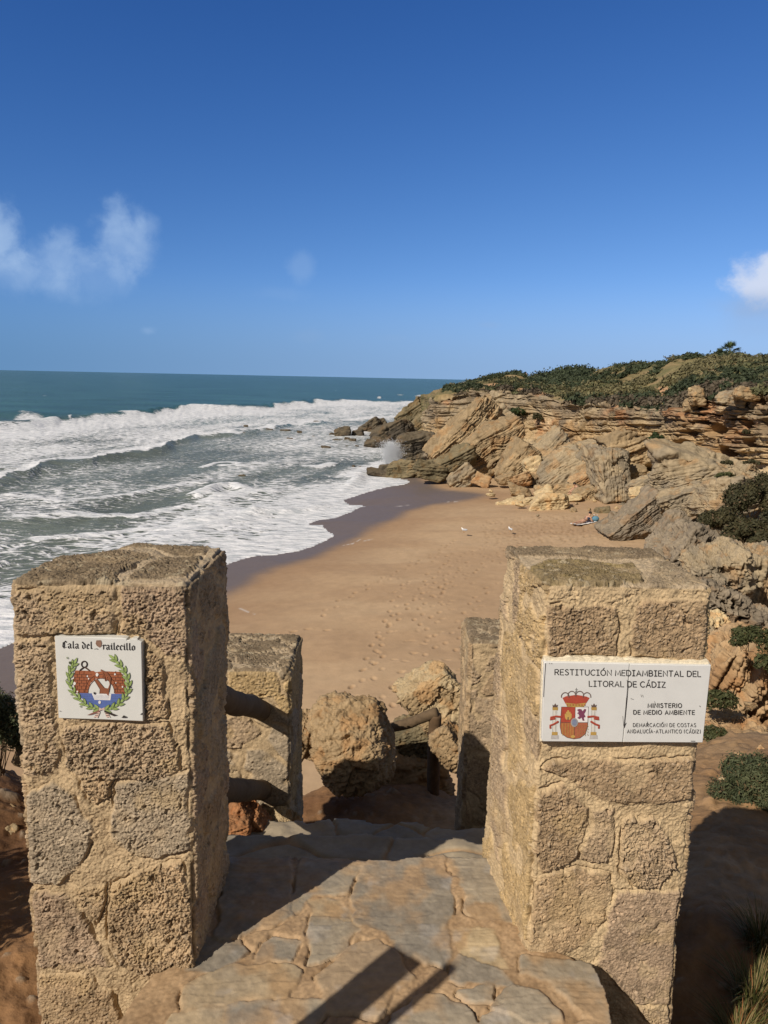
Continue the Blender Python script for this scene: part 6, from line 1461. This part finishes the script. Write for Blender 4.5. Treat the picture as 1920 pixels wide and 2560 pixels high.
def body(J):
    """J: joint positions; returns points+edges of one continuous figure with five separate fingers on each hand"""
    P, E, ix = [], [], {}
    def add(k, p, r): ix[k] = len(P); P.append((*p, r))
    for k, r in (('pelvis', .125), ('waist', .105), ('chest', .13), ('neck', .05), ('head0', .075), ('head', .088), ('head2', .06)): add(k, J[k], r)
    for a, b in (('pelvis','waist'), ('waist','chest'), ('chest','neck'), ('neck','head0'), ('head0','head'), ('head','head2')): E.append((ix[a], ix[b]))
    for s in ('L', 'R'):
        for k, r in (('sh', .058), ('el', .040), ('wr', .028), ('palm', .034), ('hip', .088), ('kn', .056), ('an', .036), ('toe', .030)): add(k + s, J[k + s], r)
        for a, b in (('chest','sh'+s), ('sh'+s,'el'+s), ('el'+s,'wr'+s), ('wr'+s,'palm'+s), ('pelvis','hip'+s), ('hip'+s,'kn'+s), ('kn'+s,'an'+s), ('an'+s,'toe'+s)): E.append((ix[a], ix[b]))
        w_, p_ = np.array(J['wr'+s], float), np.array(J['palm'+s], float); d = (p_ - w_) / (np.linalg.norm(p_ - w_) + 1e-9); sdv = np.cross(d, [.31, .17, .93]); sdv /= np.linalg.norm(sdv); dn = np.cross(sdv, d)
        for q in range(4):
            f0 = p_ + d * .045 + sdv * (q - 1.5) * .020; L = (.036, .042, .039, .030)[q]; f1 = f0 + d * L + dn * .006; f2 = f1 + d * L * .7 + dn * .016
            n0 = len(P); P.extend([(*f0, .0095), (*f1, .0088), (*f2, .0072)]); E.extend([(ix['palm'+s], n0), (n0, n0 + 1), (n0 + 1, n0 + 2)])
        t0 = p_ - sdv * .042; t1 = t0 + d * .03 - sdv * .018; n0 = len(P); P.extend([(*t0, .011), (*t1, .0095)]); E.extend([(ix['palm'+s], n0), (n0, n0 + 1)])
    return P, E, ix['pelvis']
def person(label, origin, J, clothes, hair, rot=0.0, face=None):
    root = empty('person', origin); root.rotation_euler = (0, 0, rot); tag(root, label, 'person')
    P, E, ri = body(J); skinned('body', P, E, ri, FLESH(), root)
    for nm, keys, ed, rad, mat in clothes: skinned(nm, [(*J[k], r) for k, r in zip(keys, rad)], ed, 0, mat, root)
    hc = np.array(J['head'], float) * .55 + np.array(J['head2'], float) * .45; blob('hair', hc + np.array(hair), (.098, .098, .10), HAIR(), root)
    if face is not None:
        f = np.array(face, float); f /= np.linalg.norm(f); s_ = np.cross(f, [0, 0, 1]); s_ /= np.linalg.norm(s_); h0 = np.array(J['head'], float)
        blob('nose', h0 + f * .100 + np.array([0, 0, -.005]), (.014, .014, .018), FLESH(), root, 6)
        for q in (-1, 1): blob('eye', h0 + f * .088 + s_ * q * .032 + np.array([0, 0, .02]), (.011, .011, .008), HAIR(), root, 6)
        blob('mouth', h0 + f * .090 + np.array([0, 0, -.045]), (.02, .02, .006), cloth('lip', (.30, .10, .08)), root, 6)
        for q in (-1, 1): blob('ear', h0 + s_ * q * .09, (.012, .022, .03), FLESH(), root, 6)
    return root
# sunbather, prone on a white towel and propped on the elbows
f0 = at_z(1436, 1313, .86); h0 = at_z(1500, 1302, .86); ax = (h0 - f0); ax[2] = 0; L_ = np.linalg.norm(ax); ax /= L_; sd = np.array([-ax[1], ax[0], 0])
def lp(t, s, z): return tuple(ax * t + sd * s + np.array([0, 0, z]))
J = dict(pelvis=lp(.92, 0, .13), waist=lp(1.10, 0, .17), chest=lp(1.32, 0, .27), neck=lp(1.46, 0, .40), head0=lp(1.50, 0, .45), head=lp(1.53, 0, .51), head2=lp(1.53, 0, .58),
         hipL=lp(.86, .09, .11), knL=lp(.47, .11, .08), anL=lp(.08, .12, .06), toeL=lp(-.06, .12, .04), hipR=lp(.86, -.09, .11), knR=lp(.47, -.12, .08), anR=lp(.08, -.13, .06), toeR=lp(-.06, -.13, .04),
         shL=lp(1.36, .19, .30), elL=lp(1.44, .24, .06), wrL=lp(1.66, .14, .05), palmL=lp(1.73, .10, .05), shR=lp(1.36, -.19, .30), elR=lp(1.44, -.24, .06), wrR=lp(1.66, -.14, .05), palmR=lp(1.73, -.10, .05))
base = f0.copy(); base[2] = .92
person('person lying face down on a towel beside the yellow green rock, propped on elbows', base, J,
       [('shorts', ['pelvis', 'waist', 'hipL', 'hipR'], [(0, 1), (0, 2), (0, 3)], [.145, .115, .105, .105], cloth('dark_cloth', (.02, .018, .025))), ('shirt', ['chest', 'waist', 'shL', 'shR'], [(0, 1), (0, 2), (0, 3)], [.15, .12, .075, .075], cloth('navy_cloth', (.035, .04, .07)))], (0, 0, .02), face=(.2, 1, 0))
g = Geo(); tu, tv = np.meshgrid(np.linspace(0, 1, 40), np.linspace(-.5, .5, 18)); q = ax * (tu[..., None] * 1.95 - .05) + sd * (tv[..., None] * .62); q[..., 2] = .02 + .02 * fbm(q / .3, 5, 2); g.add(q, gridf(40, 18), C(.78, .76, .72))
o = g.build('towel', cloth('towel_white', (.72, .70, .66))); o.location = base + np.array([0, 0, -.02]); tag(o, 'white beach towel spread on the sand under the lying person', 'towel')
bag = blob('beach_bag', (0, 0, .16), (.24, .17, .17), cloth('teal_cloth', (.10, .22, .30)), None); bag.location = base + ax * 1.95 + sd * -.1; tag(bag, 'teal and white beach bag at the head end of the towel', 'bag')
g = Geo(); g.add(*tube([(-.14, 0, .28), (-.10, 0, .42), (.10, 0, .42), (.14, 0, .28)], .016, 8), C(.7, .68, .64)); g.build('handle', cloth('strap_white', (.7, .68, .64)), parent=bag)
# person resting against the low rock
o0 = at_z(1444, 1236, 1.0); o0[1] -= .3
J = dict(pelvis=(0,0,.14), waist=(-.05,0,.30), chest=(-.14,0,.50), neck=(-.24,0,.62), head0=(-.28,0,.66), head=(-.33,0,.70), head2=(-.34,0,.77), hipL=(-.04,.10,.13), knL=(-.40,.12,.42), anL=(-.55,.12,.07), toeL=(-.70,.12,.03), hipR=(-.04,-.10,.13), knR=(-.42,-.10,.38), anR=(-.50,-.12,.06), toeR=(-.65,-.12,.03),
         shL=(-.16,.19,.53), elL=(-.34,.22,.36), wrL=(-.50,.16,.26), palmL=(-.56,.14,.22), shR=(-.16,-.19,.53), elR=(-.36,-.22,.34), wrR=(-.52,-.16,.24), palmR=(-.58,-.14,.20))
ro = person('dark haired person sitting bent over by the low rounded rock', o0, J, [('swimsuit', ['pelvis', 'waist', 'hipL', 'hipR'], [(0, 1), (0, 2), (0, 3)], [.14, .112, .10, .10], cloth('dark_cloth', (.02, .018, .025)))], (.02, 0, .02), face=(-1, 0, -.4))
ro.scale = (1.15, 1.15, 1.15)
# two walkers on the skyline
for k, (px, lb, cl, step) in enumerate(((1302, 'walker in pale trousers on the skyline of the headland', (.05, .055, .09), .16), (1315, 'walker in dark clothes on the skyline, nearer the hill', (.03, .025, .03), .10))):
    o0 = at_y(px, 949, 196); st = step
    J = dict(pelvis=(0,0,.95), waist=(0,0,1.10), chest=(0,0,1.34), neck=(0,0,1.50), head0=(0,0,1.55), head=(.01,0,1.62), head2=(.01,0,1.70), hipL=(0,.10,.90), knL=(st,.10,.50), anL=(st*.8,.10,.09), toeL=(st*.8+.16,.11,.03), hipR=(0,-.10,.90), knR=(-st*.3,-.10,.50), anR=(-st*1.3,-.10,.10), toeR=(-st*1.3+.14,-.11,.03),
             shL=(0,.20,1.40), elL=(-.10,.25,1.14), wrL=(-.02,.25,.90), palmL=(.0,.25,.82), shR=(0,-.20,1.40), elR=(.08,-.25,1.14), wrR=(.18,-.24,.92), palmR=(.22,-.24,.85))
    person(lb, o0, J, [('shirt', ['chest', 'waist', 'shL', 'elL', 'shR', 'elR'], [(0, 1), (0, 2), (2, 3), (0, 4), (4, 5)], [.155, .125, .08, .055, .08, .055], cloth('walker_cloth_%s' % 'ab'[k], cl)), ('trousers', ['pelvis', 'hipL', 'knL', 'anL', 'hipR', 'knR', 'anR'], [(0, 1), (1, 2), (2, 3), (0, 4), (4, 5), (5, 6)], [.14, .105, .075, .055, .105, .075, .055], cloth('walker_trousers_%s' % 'ab'[k], ((.30, .27, .24), (.02, .02, .03))[k]))], (-.02, 0, .02), rot=R(200 + 20 * k), face=(1, 0, 0))
def gull(label, px, py, rot):
    o0 = at_z(px, py, .80); root = empty('gull', o0); root.rotation_euler = (0, 0, rot); tag(root, label, 'gull', 'gulls on the sand'); k = 1.0
    wht = cloth('white_feather', (.80, .79, .76))
    skinned('body', [(-.19,0,.15,.020), (-.10,0,.155,.048), (0,0,.165,.066), (.08,0,.185,.054), (.12,0,.235,.032), (.145,0,.275,.032), (.175,0,.278,.016)], [(k_, k_ + 1) for k_ in range(6)], 2, wht, root)
    for s_ in (-1, 1):
        blob('wing', (-.05, .056 * s_, .185), (.15, .018, .045), cloth('grey_feather', (.36, .37, .39)), root, 8)
        g = Geo(); g.add(*tube([(0, .025 * s_, .11), (.005, .026 * s_, .06), (0, .026 * s_, .0), (.035, .03 * s_, .0)], .006, 6), C(.5, .25, .08)); g.build('leg', material('bird_leg', var=0, col=(.45, .22, .06)), parent=root)
    g = Geo(); g.add(*tube([(.17, 0, .277), (.20, 0, .274), (.225, 0, .266)], [.011, .009, .003], 6), C(.5, .3, .05)); g.build('beak', material('bird_beak', var=0, col=(.55, .33, .05)), parent=root)
gull('white gull standing on the sand, the one nearer the sea', 1160, 1332, R(150)); gull('white gull standing on the sand near the rocks', 1275, 1330, R(110))
# pale stones showing on the slopes
for px, py, w_, h_, d, lb in ((1435, 935, 8, 5, 205, 'small white block showing among the scrub on the far hill'), (1725, 974, 8, 9, 61, 'white stone beside the rock stack on the cliff rim'), (1791, 957, 14, 6, 74, 'pale stone in the scrub above the cliff, left of the pair'), (1812, 953, 11, 5, 76, 'pale stone in the scrub above the cliff, right of the pair'), (1788, 973, 10, 4, 66, 'pale stone just above the cliff rim'), (1206, 966, 8, 6, 128, 'pale stone beside the sandy patch on the headland')):
    s = d / FPX; rock(lb, at_y(px, py, d), w_ * s * .55, w_ * s * .5, h_ * s * .55, 5, 0, 'pale', int(px), n=16)
zr_ = lambda *a, **k: zr(*a, group='rock stacks on the cliff rim', **k)
zr_(1318, 292, 62, 78, 0, 62.5, 'tan', 'bedded rock stack standing up on the cliff rim', pw=9)
zr_(1480, 300, 120, 60, 4, 57, 'grey', 'ledge of thin beds jutting from the cliff rim', pw=9)
zr_(1560, 285, 110, 44, -6, 55.5, 'tan', 'overhanging top ledge of the cliff near the edge of view', pw=9)
zr_(1290, 335, 60, 50, 6, 64, 'tan', 'lower block of the bedded rock stack', pw=9)
